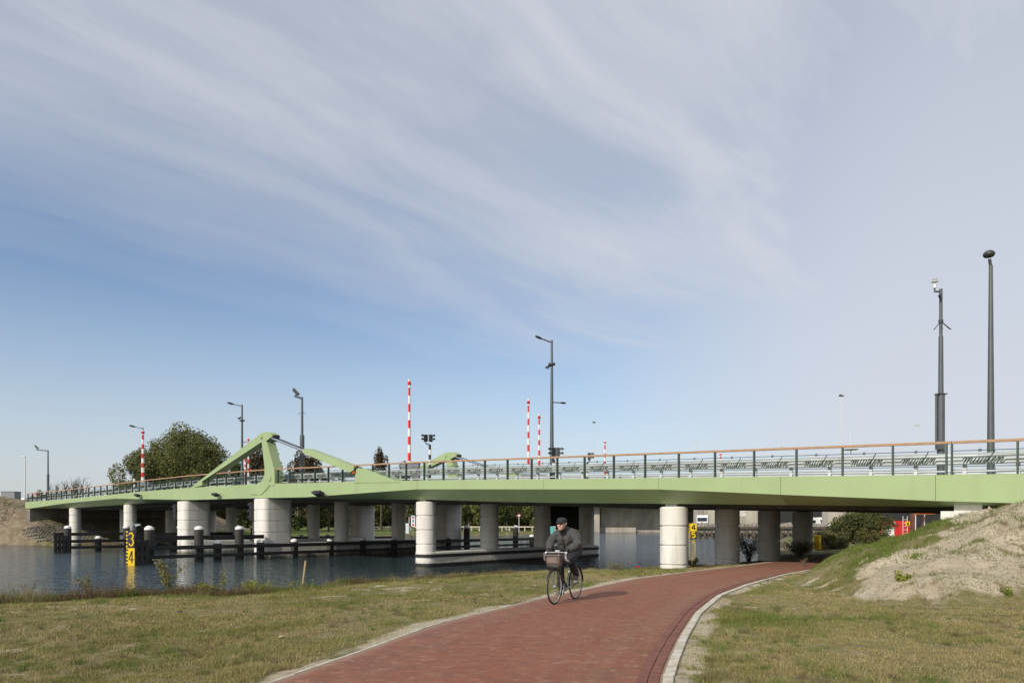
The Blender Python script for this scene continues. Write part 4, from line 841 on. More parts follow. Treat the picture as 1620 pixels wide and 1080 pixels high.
# litter
for (x, y, lab, m_, sz) in ((375, 937, 'white scrap of litter in the bank grass left of the stake', 'paper', .05), (285, 969, 'small blue scrap of litter in the grass', 'glass', .03), (85, 1025, 'pale flat piece of litter in the left grass', 'stake_wood', .03), (446, 1009, 'pale stone in the grass left of the path', 'stake_wood', .03)):
    c = gpt(x, y); mb = MB(); rd = random.Random(x); V = [c+Vector((math.cos(a)*sz*rd.uniform(.6, 1.3)*1.6, math.sin(a)*sz*rd.uniform(.5, 1.2), .02+rd.uniform(0, .4)*sz)) for a in np.linspace(0, 6.28, 8)[:-1]]; cc = c+Vector((0, 0, .03+sz*.5)); V.append(cc); V.append(c-Vector((0, 0, .01)))
    mb.add(V, [(i, (i+1) % 7, 7) for i in range(7)]+[(i, (i+1) % 7, 8) for i in range(7)]); solo('litter' if 'litter' in lab else 'stone', mb, m_, lab, 'litter' if 'litter' in lab else 'stone')
# gravel and clods on the sandy slope
n = 9000; X = rng.uniform(6.5, 16, n); Y = rng.uniform(12.5, 20.5, n); hh2, d2, s2, _, _, e2 = terrain(X, Y, True); kp = (s2 > .5) & (sdist(X, Y, PATHP) > .8) & (rng.uniform(0, 1, n) < .8); X, Y, Z = X[kp], Y[kp], hh2[kp]; n = len(X)
sz = rng.uniform(.008, .03, n)*(1+2*(rng.uniform(0, 1, n) > .97)); dirs = np.array([(1,0,0),(-1,0,0),(0,1,0),(0,-1,0),(0,0,1),(0,0,-1)], float); V = np.stack([X, Y, Z], 1)[:, None]+dirs[None]*sz[:, None, None]*rng.uniform(.6, 1.3, (n, 6, 1))
FF = np.array([(0,2,4),(2,1,4),(1,3,4),(3,0,4),(2,0,5),(1,2,5),(3,1,5),(0,3,5)]); F = (FF[None]+np.arange(n)[:, None, None]*6).reshape(-1, 3)
cc = np.repeat(np.array([(.42, .36, .26)])*rng.uniform(.6, 1.3, (n, 1)), 6, 0); o = put('gravel', arr_mesh('gravel', V.reshape(-1, 3), F, 'blade', col=cc)); tag(o, kind='stuff')
# ================================================================ TREES
def tree(name, label, base, hgt, crown, nleaf, lsize, lm, group=None, trunk=.25, cz=.55, blobs=26, bark='bark', low=0., seed=1):
    rs = np.random.default_rng(seed); T_ = thing(name, label, 'tree', base, group=group); B = Vector(base); rx, ry, rz = crown; cc = np.array([0, 0, hgt*cz])
    cen = rs.normal(size=(blobs, 3)); cen /= np.linalg.norm(cen, axis=1)[:, None]; cen *= rs.uniform(.35, .95, (blobs, 1))**.6; br = rs.uniform(.14, .36, blobs) if blobs > 50 else rs.uniform(.2, .42, blobs)
    w_ = br**2; w_ /= w_.sum(); k = rs.choice(blobs, nleaf, p=w_); q_ = rs.normal(size=(nleaf, 3)); q_ /= np.linalg.norm(q_, axis=1)[:, None]; q_ *= rs.uniform(.55, 1.08, (nleaf, 1))
    C = (cen[k]+q_*br[k][:, None])*np.array([rx, ry, rz])+cc; C = C[C[:, 2] > low]
    mb = MB(); mb.tube([B-Vector((0, 0, .3)), B+Vector((0, 0, hgt*.3)), B+Vector((.1, 0, hgt*.62))], [trunk, trunk*.75, trunk*.3], 8)
    tr_ = part('trunk', mb, bark, T_, 60)
    for i in range(min(12, blobs)):
        e = B+Vector(tuple(cen[i]*np.array([rx, ry, rz])+cc)); s_ = B+Vector((0, 0, hgt*(.2+.3*(i % 4)/4))); mb = MB(); mb.tube([s_, s_.lerp(e, .5)+Vector((0, 0, .3)), e], [trunk*.35, trunk*.2, trunk*.08], 5); part('limb', mb, bark, tr_, 60)
    V, F = leaves(C, lsize); put('crown', arr_mesh('crown', V, F, lm), T_); return T_
def tb(x, Y, z=.8): p_ = wpt(x, Y); return (p_.x, p_.y, z)
tree('oak_tree', 'broad green tree, the rounded right half of the tree group at left', tb(296, 112), 16.6, (6.9, 6, 8.0), 60000, .155, 'leaf_oak', cz=.55, trunk=.4, seed=3, blobs=110)
tree('oak_tree', 'paler looser tree forming the left edge of the tree group at left', tb(218, 108), 12.8, (3.7, 4, 5.6), 30000, .15, 'leaf_pale', cz=.55, trunk=.25, seed=4, blobs=60)
tree('oak_tree', 'middle tree of the tree group, lower and darker between its neighbours', tb(258, 116), 15.4, (4.6, 5, 7.2), 30000, .155, 'leaf_oak', cz=.55, seed=5, blobs=60)
tree('poplar_tree', 'rust brown upright tree seen inside the green triangle', tb(409, 140), 16.8, (2.5, 2.5, 6), 6000, .24, 'leaf_rust', cz=.64, seed=6)
tree('poplar_tree', 'narrow rust brown tree just right of the green leg', tb(441, 140), 17.2, (2.3, 2.3, 6), 6000, .24, 'leaf_rust', cz=.64, seed=7)
tree('poplar_tree', 'rust brown tree behind the mast with the slanted camera', tb(487, 140), 16.6, (3.4, 3, 6.2), 8000, .24, 'leaf_rust', cz=.62, seed=8)
tree('poplar_tree', 'small dark brown tree alone on the skyline left of the tallest boom', tb(603, 150), 17.6, (1.7, 1.7, 4.6), 4000, .2, 'leaf_rust', cz=.73, seed=9)
tree('poplar_tree', 'low brown tree behind the cabinet of the tallest boom', tb(641, 150), 14.4, (2.6, 2, 3.2), 3500, .2, 'leaf_rust', cz=.78, seed=10)
for x, Yd, hh_, rx, lab in ((372, 130, 12.4, 3.2, 'dark rounded tree top under the sloping green strut'), (452, 150, 12.6, 3.0, 'grey green tree right of the green leg behind the railing'), (520, 150, 11.6, 4, 'low green tree behind the railing under the green cylinder')):
    tree('skyline_tree', lab, tb(x, Yd), hh_, (rx, 3, 3.6), 5000, .26, 'leaf_dark', cz=.72, seed=int(x))
# bare shrubs at far left
def bare(label, base, hgt, spread, n, seed):
    T_ = thing('bare_shrub', label, 'shrub', base, group='bare shrubs behind the left bridge end'); rd = random.Random(seed); mb = MB(); B = Vector(base)
    for i in range(n):
        a = rd.uniform(0, 6.28); e = B+Vector((math.cos(a)*rd.uniform(.1, 1)*spread, math.sin(a)*spread*.5, hgt*rd.uniform(.75, 1))); md = B.lerp(e, .45)+Vector((rd.gauss(0, .15), 0, .3)); mb.tube([B, md, e], [.07, .045, .015], 4)
        for k in range(7): s_ = md.lerp(e, rd.uniform(0, .8)); mb.tube([s_, s_+Vector((rd.gauss(0, .5), rd.gauss(0, .3), rd.uniform(.4, 1.1)))], [.025, .01], 3)
    part('branches', mb, 'bark', T_)
bare('left of the two bare twiggy shrubs above the railing at far left', tb(93, 100, 4.2), 4.4, 1.7, 12, 1); bare('right, wider bare twiggy shrub above the railing at far left', tb(122, 100, 4.2), 5.2, 2.6, 20, 2)
tree('skyline_tree', 'low thin shrub between the dark left mast and the bare shrubs', tb(70, 100, 3.6), 3.2, (1.6, 1.2, 1.2), 600, .14, 'leaf_rust', cz=.7, seed=22, trunk=.05)
# belt of trees behind the far bank, seen between the columns
k = 0; rt = np.random.default_rng(12)
for x in list(range(232, 880, 27)):
    Yd = 168+rt.uniform(-6, 10); hh_ = rt.uniform(9.5, 12.5)-(2.5 if x > 700 else 0); T_ = tree('bank_tree', 'tree in the dense green belt on the far bank behind the columns', tb(x+rt.uniform(-6, 6), Yd, .7), hh_, (rt.uniform(2.8, 4.2), 3, hh_*.45), 2600, .34, ('leaf_dark', 'leaf_bush', 'leaf_oak')[k % 3], cz=.52, seed=100+k, blobs=14, trunk=.16, bark='bark_pale', group='belt of trees on the far bank'); k += 1
n = 26000; xx = rng.uniform(180, 860, n); Yd = 176+rng.uniform(0, 10, n); zz_ = rng.uniform(.4, 1, n)**.7*9*rng.uniform(.2, 1, n)+.4; C = np.stack([(xx-810)*Yd/1080, Yd, zz_], 1); V, F = leaves(C, .5); o = put('far_thicket', arr_mesh('far_thicket', V, F, 'leaf_dark')); tag(o, kind='stuff')
# bush under the right part of the bridge
def bush(label, base, dims, n, ls, lm, seed, blobs=22):
    rs = np.random.default_rng(seed); T_ = thing('bush', label, 'bush', base); rx, ry, rz = dims; cen = rs.uniform(-1, 1, (blobs, 3))*.72; cen[:, 2] = rs.uniform(.1, .8, blobs); w_ = rs.integers(0, blobs, n)
    q_ = rs.normal(size=(n, 3)); q_ /= np.linalg.norm(q_, axis=1)[:, None]; q_ *= rs.uniform(.3, 1, (n, 1)); C = cen[w_]*np.array([rx, ry, rz])+q_*np.array([rx, ry, rz*.6])*.34; C = C[C[:, 2] > -.1]
    V, F = leaves(C, ls); put('foliage', arr_mesh('foliage', V, F, lm), T_); mb = MB()
    for i in range(blobs): mb.tube([base, Vector(base)+Vector(tuple(cen[i]*np.array([rx, ry, rz])))], [.035, .012], 5)
    part('branches', mb, 'bark_pale', T_); return T_
bush('large bush beneath the right part of the bridge in front of the red container', tb(1362, 46, .7), (2.1, 1.5, 2.75), 15000, .07, 'leaf_bush', 31)
bush('low scrub at the left foot of the large bush, beside the last dark column', tb(1312, 44, .7), (1.2, 1., 1.3), 5000, .06, 'leaf_weed', 32)
bush('low dry scrub right of the large bush', tb(1392, 43, .9), (1., .8, 1.2), 3500, .05, 'leaf_weed', 33)
plant('reed_clump', 'dark leaning reeds at the water between the shaded columns', 'reeds', (12.3, 35.5, .4), 34, 1.35, .9, 26, .045, 'leaf_dark', sm='bark', r=.012)
plant('reed_clump', 'shaded weeds between the two last columns of the right row', 'reeds', (15.6, 37.2, .55), 40, .9, 1.1, 26, .04, 'leaf_weed', sm='bark', r=.01)
# ================================================================ FAR SIDE: viaduct, quay, signs, vehicles
VD = thing('motorway_viaduct', 'concrete motorway viaduct far behind, seen under the bridge', 'viaduct', (30, 205, 0))
def vb(name, x0, x1, y0, y1, Yd, dep, m_, par=VD, skew=0):
    mb = MB(); X0, X1 = [(x-810)*Yd/1080 for x in (x0, x1)]; z0 = max(zat(y0, Yd), -1) if y0 else -1; z1 = zat(y1, Yd)
    V = [(X0, Yd, z0), (X1, Yd+skew, z0), (X1, Yd+dep+skew, z0), (X0, Yd+dep, z0)]; mb.prism(None, V, [(a, b_, z1) for a, b_, _ in V]); return part(name, mb, m_, par)
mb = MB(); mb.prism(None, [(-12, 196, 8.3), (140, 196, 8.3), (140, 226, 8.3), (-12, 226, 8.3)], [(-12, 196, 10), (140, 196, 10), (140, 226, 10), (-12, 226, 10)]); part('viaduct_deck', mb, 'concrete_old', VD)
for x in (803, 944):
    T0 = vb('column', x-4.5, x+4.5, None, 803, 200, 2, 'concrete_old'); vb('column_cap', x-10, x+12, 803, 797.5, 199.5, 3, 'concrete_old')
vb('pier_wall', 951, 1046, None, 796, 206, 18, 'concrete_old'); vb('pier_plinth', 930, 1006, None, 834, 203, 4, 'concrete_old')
vb('back_wall', 818, 862, None, 796, 222, 2, 'concrete_dark'); vb('back_wall', 862, 938, None, 796, 224, 2, 'rubber_and_shade'); vb('back_wall', 1046, 1102, None, 796, 222, 2, 'concrete_dark')  # black middle wall paints the dark opening under the viaduct
gw = vb('pier_wall', 1120, 1204, 829, 796, 150, 12, 'concrete_old'); vb('pier_wall', 1310, 1352, 829, 796, 60, 1.2, 'concrete_old'); vb('back_wall', 1204, 1310, 829, 790, 160, 2, 'rubber_and_shade'); vb('back_wall', 1352, 1520, None, 792, 75, 2, 'rubber_and_shade')  # black back walls: shade beneath the viaduct painted as wall colour
mb = MB()
for r_, (s_, x0, y0) in enumerate((('OG', 1169, 806.5), ('SOS', 1168, 815.5))):
    for i, ch in enumerate(s_): glyph(mb, ch, wpt(x0+i*(5.2 if r_ == 0 else 3.8), 149.9, y0), Vector((1, 0, 0)), Vector((0, 0, 1)), .6, 1.0, Vector((0, -1, 0)), .22)
part('graffiti', mb, 'white', gw)
# sheet pile quay with timber walings
Q = thing('quay_wall', 'old pale sheet pile quay across the water right of the white column', 'quay wall', (38, 115, 0)); x = 1098
while x < 1312:
    p_ = wpt(x, 117); mb = MB(); mb.box((p_.x, p_.y, .9+rt.uniform(-.05, .2)), (.52, .3, 3.0+rt.uniform(0, .35))); part('sheet_pile', mb, 'sheet_pile', Q); x += 6.3
for z in (1.75, .75):
    for x in range(1100, 1310, 35): a = wpt(x, 116.5); b_ = wpt(x+34.5, 116.5); mb = MB(); mb.box(((a.x+b_.x)/2, 116.5, z), (b_.x-a.x, .4, .32)); part('waling', mb, 'timber_old', Q)
for x in range(1104, 1312, 11): p_ = wpt(x, 116); mb = MB(); mb.box((p_.x, p_.y, .3), (.35, .35, 1.7)); part('timber_pile', mb, 'timber_old', Q)
def van(label, c, rz):
    T_ = thing('camper_van', label, 'camper van', c, rz); 
    def P(n_, mb, m_): lpart(n_, mb, m_, T_, 30)
    mb = MB(); o = [(-2.3, .4), (2.2, .4), (2.35, .9), (1.9, 1.2), (1.35, 1.95), (.9, 2.35), (-2.3, 2.35)]; mb.prism(None, [(x, -.95, z) for x, z in o], [(x, .95, z) for x, z in o]); P('body', mb, 'white')
    for x0, x1 in ((-1.9, -.9), (-.5, .4)): mb = MB(); mb.box(((x0+x1)/2, -.96, 1.6), (x1-x0, .03, .5)); P('window', mb, 'glass')
    mb = MB(); mb.add([(1.93, -.85, 1.22), (1.93, .85, 1.22), (1.4, .85, 1.92), (1.4, -.85, 1.92)], [(0, 1, 2, 3)]); P('windscreen', mb, 'glass')
    for x in (-1.5, 1.5):
        for y in (-.9, .9): mb = MB(); mb.lathe([(.1, -.1), (.33, -.1), (.33, .1), (.1, .1)], (x, y, .33), 14, ax='y'); P('wheel', mb, 'rubber_and_shade')
p_ = wpt(1112, 124); van('small white camper van parked on the quay right of the white column', (p_.x, p_.y, 1.6), R(250))
p_ = wpt(1296, 124); van('white van roof showing behind the quay near the last dark column', (p_.x, p_.y, 1.2), R(280))
# far bank rail fence
FN = thing('rail_fence', 'low pale timber rail fence on the far bank, seen between the columns', 'fence', tb(700, 158, .7))
for x in range(590, 880, 12): p_ = wpt(x, 158); mb = MB(); mb.box((p_.x, p_.y, 1.25), (.22, .2, 1.3)); part('post', mb, 'white_rail', FN)
for x in range(590, 868, 24): a = wpt(x, 157.8); b_ = wpt(x+23.6, 157.8); mb = MB(); mb.box(((a.x+b_.x)/2, 157.8, 1.72), (b_.x-a.x, .08, .26)); part('rail', mb, 'white_rail', FN)
T_ = thing('information_sign', 'white information sign with blue and orange fields left of the bright column', 'sign', tb(653.5, 120, .7))
mb = MB(); c = wpt(653.5, 120, 823.5); mb.box(c, (.72, .08, 1.9)); bd = part('board', mb, 'white', T_)
for y0, m_, w_, h_ in ((817, 'blue', .5, .2), (819.5, 'orange', .45, .14), (823.5, 'blue', .22, .5), (829.5, 'red', .35, .3)): mb = MB(); mb.box(wpt(653.5, 119.94, y0), (w_, .03, h_)); part('printed_field', mb, m_, bd)
mb = MB(); b = wpt(653.5, 120.1); mb.tube([(b.x, b.y, .4), (b.x, b.y, 1.5)], .05, 6); part('post', mb, 'galv', T_)
T_ = thing('round_sign', 'round red and white sign on a thin pole left of the cyclist', 'sign', tb(821, 150, .7))
c = wpt(821, 150, 815); mb = MB(); mb.lathe([(.03, -.03), (.36, -.03), (.36, .03), (.03, .03)], c, 16, ax='y'); part('disc', mb, 'red', T_); mb = MB(); mb.box(c+Vector((0, -.05, 0)), (.5, .03, .34)); part('sign_bar', mb, 'white', T_)
mb = MB(); mb.tube([(c.x, c.y+.05, .4), (c.x, c.y+.05, c.z)], .06, 6); part('pole', mb, 'white', T_)
for x, yt, lab in ((640.5, 822, 'white post group on the far bank left of the information sign'),):
    T_ = thing('white_box', lab, 'cabinet', tb(x+3, 120, .7)); c = wpt(x+4, 120); mb = MB(); mb.box((c.x, c.y, 1.6), (.55, .4, 1.8)); part('cabinet_body', mb, 'galv_white', T_)
    for k in (-.6, .3): mb = MB(); mb.tube([(c.x+k, c.y, .5), (c.x+k, c.y, 3.6)], .05, 5); part('pole', mb, 'white', T_)
# person in teal behind the cyclist is a small teal box buoy on the bank
c = wpt(872, 112); mb = MB(); mb.prism(None, [(c.x-.55, c.y, .7), (c.x+.5, c.y, .7), (c.x+.42, c.y, 2.0), (c.x-.4, c.y, 1.9)], [(c.x-.55, c.y+.6, .7), (c.x+.5, c.y+.6, .7), (c.x+.42, c.y+.6, 2.0), (c.x-.4, c.y+.6, 1.9)]); solo('teal_box', mb, 'teal', 'small teal and white box on the far bank, left of the cyclist\'s head', 'box')
# red container and machinery
Y0 = 50
CT = thing('red_container', 'red container with ladder and yellow sign under the right end of the bridge', 'container', tb(1426, Y0, .9)); a = wpt(1407, Y0); b_ = wpt(1447, Y0); zt_ = zat(823.5, Y0)
mb = MB(); mb.box(((a.x+b_.x)/2, Y0+.7, (.7+zt_)/2), (b_.x-a.x, 1.4, zt_-.7)); part('body', mb, 'red', CT)
for x in (1409.5, 1413.5, 1421, 1430, 1438, 1445): c = wpt(x, Y0-.03); mb = MB(); mb.box((c.x, c.y, (.75+zt_)/2), (.05, .06, zt_-.8)); part('rib', mb, 'red', CT)
for k in (-.08, .08): c = wpt(1432, Y0-.1); mb = MB(); mb.tube([(c.x+k*2, c.y, .7), (c.x+k*2, c.y, zt_+.35)], .02, 5); part('ladder_rail', mb, 'white', CT)
for z in np.arange(.9, zt_+.3, .25): mb = MB(); mb.tube([(c.x-.16, c.y, z), (c.x+.16, c.y, z)], .014, 5); part('rung', mb, 'white', CT)
c = wpt(1436, Y0-.12, 828); mb = MB(); mb.box(c, (.34, .04, .32)); sg = part('yellow_sign', mb, 'yellow', CT); mb = MB(); mb.box(c+Vector((0, -.03, .03)), (.1, .02, .14)); mb.box(c+Vector((0, -.03, -.08)), (.2, .02, .04)); part('symbol', mb, 'ink', sg)
c = wpt(1415.5, Y0-.1, 827); mb = MB(); mb.lathe([(.02, -.02), (.09, -.02), (.09, .02), (.02, .02)], c, 12, ax='y'); part('round_emblem', mb, 'white', CT)
c = wpt(1405.5, 48); mb = MB(); mb.box((c.x, c.y, (.7+zat(832.5, 48))/2), (.55, .5, zat(832.5, 48)-.7)); mb.box((c.x, c.y, zat(832.5, 48)+.02), (.6, .55, .05)); solo('white_cabinet', mb, 'white', 'white cabinet standing left of the red container under the bridge', 'cabinet')
c = wpt(1444, 49); mb = MB(); mb.box((c.x, c.y, 1.9), (.26, .26, 2.6)); mb.box((c.x, c.y-.14, 1.9), (.3, .02, 2.6)); mb.box((c.x, c.y, .75), (.5, .5, .1)); solo('steel_prop', mb, 'steel_brown', 'rusty brown steel prop beside the red container', 'prop')
EX = thing('small_excavator', 'orange roofed small excavator half hidden by the sandy slope', 'excavator', tb(1463, 46, 1.2)); c = wpt(1463, 46); zt2 = zat(812, 46)
mb = MB(); mb.box((c.x, c.y, zt2), (.75, 1.2, .08)); part('roof', mb, 'orange', EX)
for dx in (-.33, .33):
    for dy in (-.5, .5): mb = MB(); mb.tube([(c.x+dx, c.y+dy, 1.6), (c.x+dx*.95, c.y+dy, zt2)], .03, 6); part('cab_post', mb, 'white' if dx < 0 else 'black', EX)
mb = MB(); mb.box((c.x, c.y, 1.45), (.9, 1.4, .6)); part('body', mb, 'orange', EX); mb = MB(); mb.tube([(c.x-.55, c.y-.4, 1.3), (c.x-.3, c.y-.5, 2.85)], .06, 6); part('boom_arm', mb, 'steel_brown', EX)
for dx in (-.4, .4): mb = MB(); mb.box((c.x+dx, c.y, .98), (.25, 1.6, .36)); part('track', mb, 'rubber_and_shade', EX)
c = wpt(1293, 42); mb = MB(); mb.lathe([(.2, .75), (.21, .8), (.21, 1.2), (.22, 1.22), (.21, 1.25), (.21, 1.6), (.17, 1.63)], (c.x, c.y, 0), 16); mb.v = [(x, y, z) for x, y, z in mb.v]; solo('yellow_barrel', mb, 'yellow', 'yellow barrel in the shade beside the last column under the bridge', 'barrel', smooth=40)
# scrub along the foot of the far left bank
nn = 9000; X = rng.uniform(-78, -52, nn); Y = rng.uniform(74, 86, nn); hh2, d2, _, _, _, _ = terrain(X, Y, True); kk = (d2 > .1) & (d2 < 4.5) & (vnoise(X, Y, .5, 81) > .35); X, Y, hh2 = X[kk], Y[kk], hh2[kk]
Vv, Ff = leaves(np.stack([X, Y, hh2+rng.uniform(0, .6, len(X))*vnoise(X, Y, .8, 82)], 1), .09); cq = np.where((vnoise(X, Y, .4, 83) < .5)[:, None], np.array([[.13, .1, .06]]), np.array([[.1, .12, .035]]))*rng.uniform(.6, 1.3, (len(X), 1)); tag(put('bank_scrub', arr_mesh('bank_scrub', Vv, Ff, 'blade', col=np.repeat(cq, 4, 0))), kind='stuff')
# far left: cabinet, vehicles
c = wpt(17.5, 90); z0 = 4.4; mb = MB(); zt_ = zat(778, 90); mb.box((c.x, c.y, (z0+zt_)/2-.2), (1.75, 1.2, zt_-z0+.4)); mb.box((c.x, c.y, zt_+.03), (1.85, 1.3, .08)); mb.box((c.x+.1, c.y-.61, zt_-.8), (.06, .03, .2)); solo('grey_cabinet', mb, 'cabinet', 'grey electrical cabinet on top of the earth mound at far left', 'cabinet')
p_ = wpt(33, 96); van('white van behind the mound at far left, between cabinet and bridge end', (p_.x, p_.y, 3.6), R(160))
p_ = wpt(2, 96); van('white van at the very left edge beside the grey cabinet', (p_.x, p_.y, 3.6), R(175))
T_ = thing('warning_sign', 'small red bordered triangular warning sign behind the left end of the railing', 'sign', wpt(56, 81)); c = wpt(56, 79.5, 783.5); mb = MB()
V = [c+Vector((-.35, 0, -.3)), c+Vector((.35, 0, -.3)), c+Vector((0, 0, .35))]; mb.prism(None, V, [v+Vector((0, .03, 0)) for v in V]); part('plate', mb, 'red', T_); V = [c+Vector((-.2, -.02, -.22)), c+Vector((.2, -.02, -.22)), c+Vector((0, -.02, .17))]; mb = MB(); mb.prism(None, V, [v+Vector((0, .01, 0)) for v in V]); part('inner_plate', mb, 'white', T_)
mb = MB(); mb.tube([c+Vector((0, .05, -1.3)), c], .03, 6); part('pole', mb, 'galv', T_)
# riprap cone with diamond grid on the left bank
G = thing('slope_paving', 'grid of pale blocks on the slope under the left bridge end', 'slope paving', AP(76, -2, 1)); blk = MB().box((0, 0, 0), (.24, .24, .1)).mesh('paving_block', 'concrete_dark'); cnt = 0
for i in range(30):
    for j in range(22):
        l = 74.2+i*.27; t_ = -4.0+j*.42+(i % 2)*.21; p_ = AP(l, t_, 0); z = float(terrain(p_.x, p_.y)); 
        if z < .3 or cnt >= 290: continue
        zx = float(terrain(p_.x+.3, p_.y))-z; zy = float(terrain(p_.x, p_.y+.3))-z; o = put('paving_block', blk, G, Vector((p_.x, p_.y, z+.03))-G.location); o.rotation_euler = Vector((-zx/.3, -zy/.3, 1)).to_track_quat('Z', 'Y').to_euler(); cnt += 1
# ================================================================ CYCLIST
def bike_place():
    a = gptp(878.5, 956.5); return a
FX, FY = (877.5-810)*12.87/1080, 12.87; HD = Vector((-.47, -.883, 0)).normalized(); WB = 1.02
RX, RY = FX-HD.x*WB, FY-HD.y*WB; PZ = .793; RZ = math.atan2(HD.y, HD.x)
BK = thing('bicycle', 'dark racing bicycle with white handlebar tape ridden along the red path', 'bicycle', (RX, RY, PZ), RZ)
WR = .335
def wheel(x, name='wheel'):
    w = lpart(name, MB().lathe([(.02, -.035), (.025, -.03), (.025, .03), (.02, .035)], n=10, ax='y'), 'chrome', BK, 40); w.location = (x, 0, WR)
    ty = MB().tube([((WR-.014)*math.cos(a), 0, (WR-.014)*math.sin(a)) for a in np.linspace(0, 2*math.pi, 49)[:-1]], .0155, 8, closed=True); put('tyre', ty.mesh('tyre', 'rubber_and_shade', 60), w)
    rm = MB().tube([((WR-.034)*math.cos(a), 0, (WR-.034)*math.sin(a)) for a in np.linspace(0, 2*math.pi, 49)[:-1]], .009, 6, closed=True); put('rim', rm.mesh('rim', 'galv', 60), w)
    sp_ = MB()
    for k in range(28): a = k*2*math.pi/28; y = .03 if k % 2 else -.03; a2 = a+(.5 if k % 4 < 2 else -.5); sp_.tube([(.024*math.cos(a2), y, .024*math.sin(a2)), ((WR-.04)*math.cos(a), 0, (WR-.04)*math.sin(a))], .0011, 3)
    put('spokes', sp_.mesh('spokes', 'galv'), w)
wheel(0); wheel(WB)
BBp = Vector((.43, 0, .28)); ST = Vector((.27, 0, .80)); HT = Vector((.83, 0, .82)); HB = Vector((.865, 0, .68)); RA = Vector((0, 0, WR)); FA = Vector((WB, 0, WR))
mb = MB(); mb.tube([BBp, ST], .0165, 10); lpart('seat_tube', mb, 'galv', BK, 50)
mb = MB(); mb.tube([ST-Vector((0, 0, .03)), HT-Vector((0, 0, .02))], .0155, 10); mb.tube([BBp, HB], .018, 10); mb.tube([HT, HB], .02, 10); lpart('frame', mb, 'mast_dark', BK, 50)
mb = MB()
for s_ in (-1, 1): mb.tube([ST+Vector((0, s_*.015, -.05)), RA+Vector((0, s_*.06, 0))], .008, 6); mb.tube([BBp+Vector((0, s_*.02, 0)), RA+Vector((0, s_*.06, 0))], .009, 6)
lpart('rear_stays', mb, 'mast_dark', BK, 50)
mb = MB()
for s_ in (-1, 1): mb.tube([HB+Vector((.01, s_*.02, -.01)), HB+Vector((.03, s_*.05, -.05)), FA+Vector((-.02, s_*.05, .06)), FA+Vector((0, s_*.05, 0))], .011, 8)
lpart('fork', mb, 'mast_dark', BK, 50)
for x0 in (0, WB):
    mb = MB(); a0, a1 = (60, 190) if x0 == 0 else (25, 140); P = [(x0+(WR+.022)*math.cos(R(a)), (WR+.022)*math.sin(R(a))+WR) for a in range(a0, a1, 10)]; V = []
    for x, z in P: V += [(x, -.024, z-.006), (x, 0, z+.006), (x, .024, z-.006)]
    mb.add(V, [(i*3+j, i*3+j+1, i*3+j+4, i*3+j+3) for i in range(len(P)-1) for j in (0, 1)]); lpart('mudguard', mb, 'black', BK, 60)
mb = MB(); mb.tube([ST, Vector((.235, 0, .93))], .0135, 8); lpart('seat_post', mb, 'chrome', BK, 50)
mb = MB(); V = []
for x, w_, z0, z1 in ((-.02, .07, .935, .965), (.03, .085, .93, .975), (.12, .055, .935, .965), (.22, .022, .94, .96), (.27, .014, .935, .95)): V += [(x+.1, -w_, z0), (x+.1, w_, z0), (x+.1, w_*.7, z1), (x+.1, -w_*.7, z1)]
mb.add(V, [(i*4+j, i*4+(j+1) % 4, i*4+4+(j+1) % 4, i*4+4+j) for i in range(4) for j in range(4)]+[(0, 1, 2, 3), (16, 17, 18, 19)]); lpart('saddle', mb, 'black', BK, 50)
mb = MB(); mb.tube([HT-Vector((0, 0, .02)), HT+Vector((-.012, 0, .12)), HT+Vector((.07, 0, .155))], .0135, 8); lpart('stem', mb, 'chrome', BK, 50)
HBc = HT+Vector((.07, 0, .155)); mb = MB(); mb.tube([HBc+Vector((0, -.2, 0)), HBc+Vector((0, .2, 0))], .0135, 8); hb_ = lpart('handlebar', mb, 'chrome', BK, 50)
for s_ in (-1, 1):
    mb = MB(); mb.tube([HBc+Vector((0, s_*.195, 0)), HBc+Vector((.05, s_*.21, .0)), HBc+Vector((.1, s_*.215, -.03)), HBc+Vector((.115, s_*.22, -.09)), HBc+Vector((.08, s_*.225, -.14)), HBc+Vector((.0, s_*.23, -.155))], .016, 8); put('bar_tape', mb.mesh('bar_tape', 'white', 50), hb_)
    mb = MB(); mb.tube([HBc+Vector((.105, s_*.215, -.02)), HBc+Vector((.15, s_*.215, -.005)), HBc+Vector((.15, s_*.215, -.09)), HBc+Vector((.13, s_*.215, -.15))], [.014, .013, .006, .005], 6); put('brake_lever', mb.mesh('brake_lever', 'chrome', 50), hb_)
cr = math.atan2(-.15, .08); cv_ = Vector((.085, 0, -.147)); pR = BBp+Vector((0, -.07, 0))+cv_; pL = BBp+Vector((0, .07, 0))-cv_
mb = MB(); mb.lathe([(.02, -.004), (.085, -.004), (.09, 0), (.085, .004), (.02, .004)], BBp+Vector((0, -.045, 0)), 24, ax='y'); mb.tube([BBp+Vector((0, -.08, 0)), BBp+Vector((0, .08, 0))], .018, 8); mb.tube([BBp+Vector((0, -.065, 0)), pR], .011, 6); mb.tube([BBp+Vector((0, .065, 0)), pL], .011, 6); lpart('crankset', mb, 'galv', BK, 50)
for p_, s_ in ((pR, -1), (pL, 1)): mb = MB(); mb.box(p_+Vector((0, s_*.05, 0)), (.08, .08, .02)); lpart('pedal', mb, 'black', BK)
mb = MB()
for z_ in (.078, -.078): mb.tube([BBp+Vector((0, -.045, z_)), RA+Vector((0, -.045, z_*.45))], .004, 4)
mb.tube([RA+Vector((0, -.045, -.035)), RA+Vector((.03, -.045, -.1)), RA+Vector((.06, -.045, -.12))], .01, 5); lpart('chain', mb, 'mast_dark', BK)
mb = MB(); mb.box(HBc+Vector((-.02, .0, .03)), (.05, .09, .03)); lpart('bell', mb, 'galv', BK)
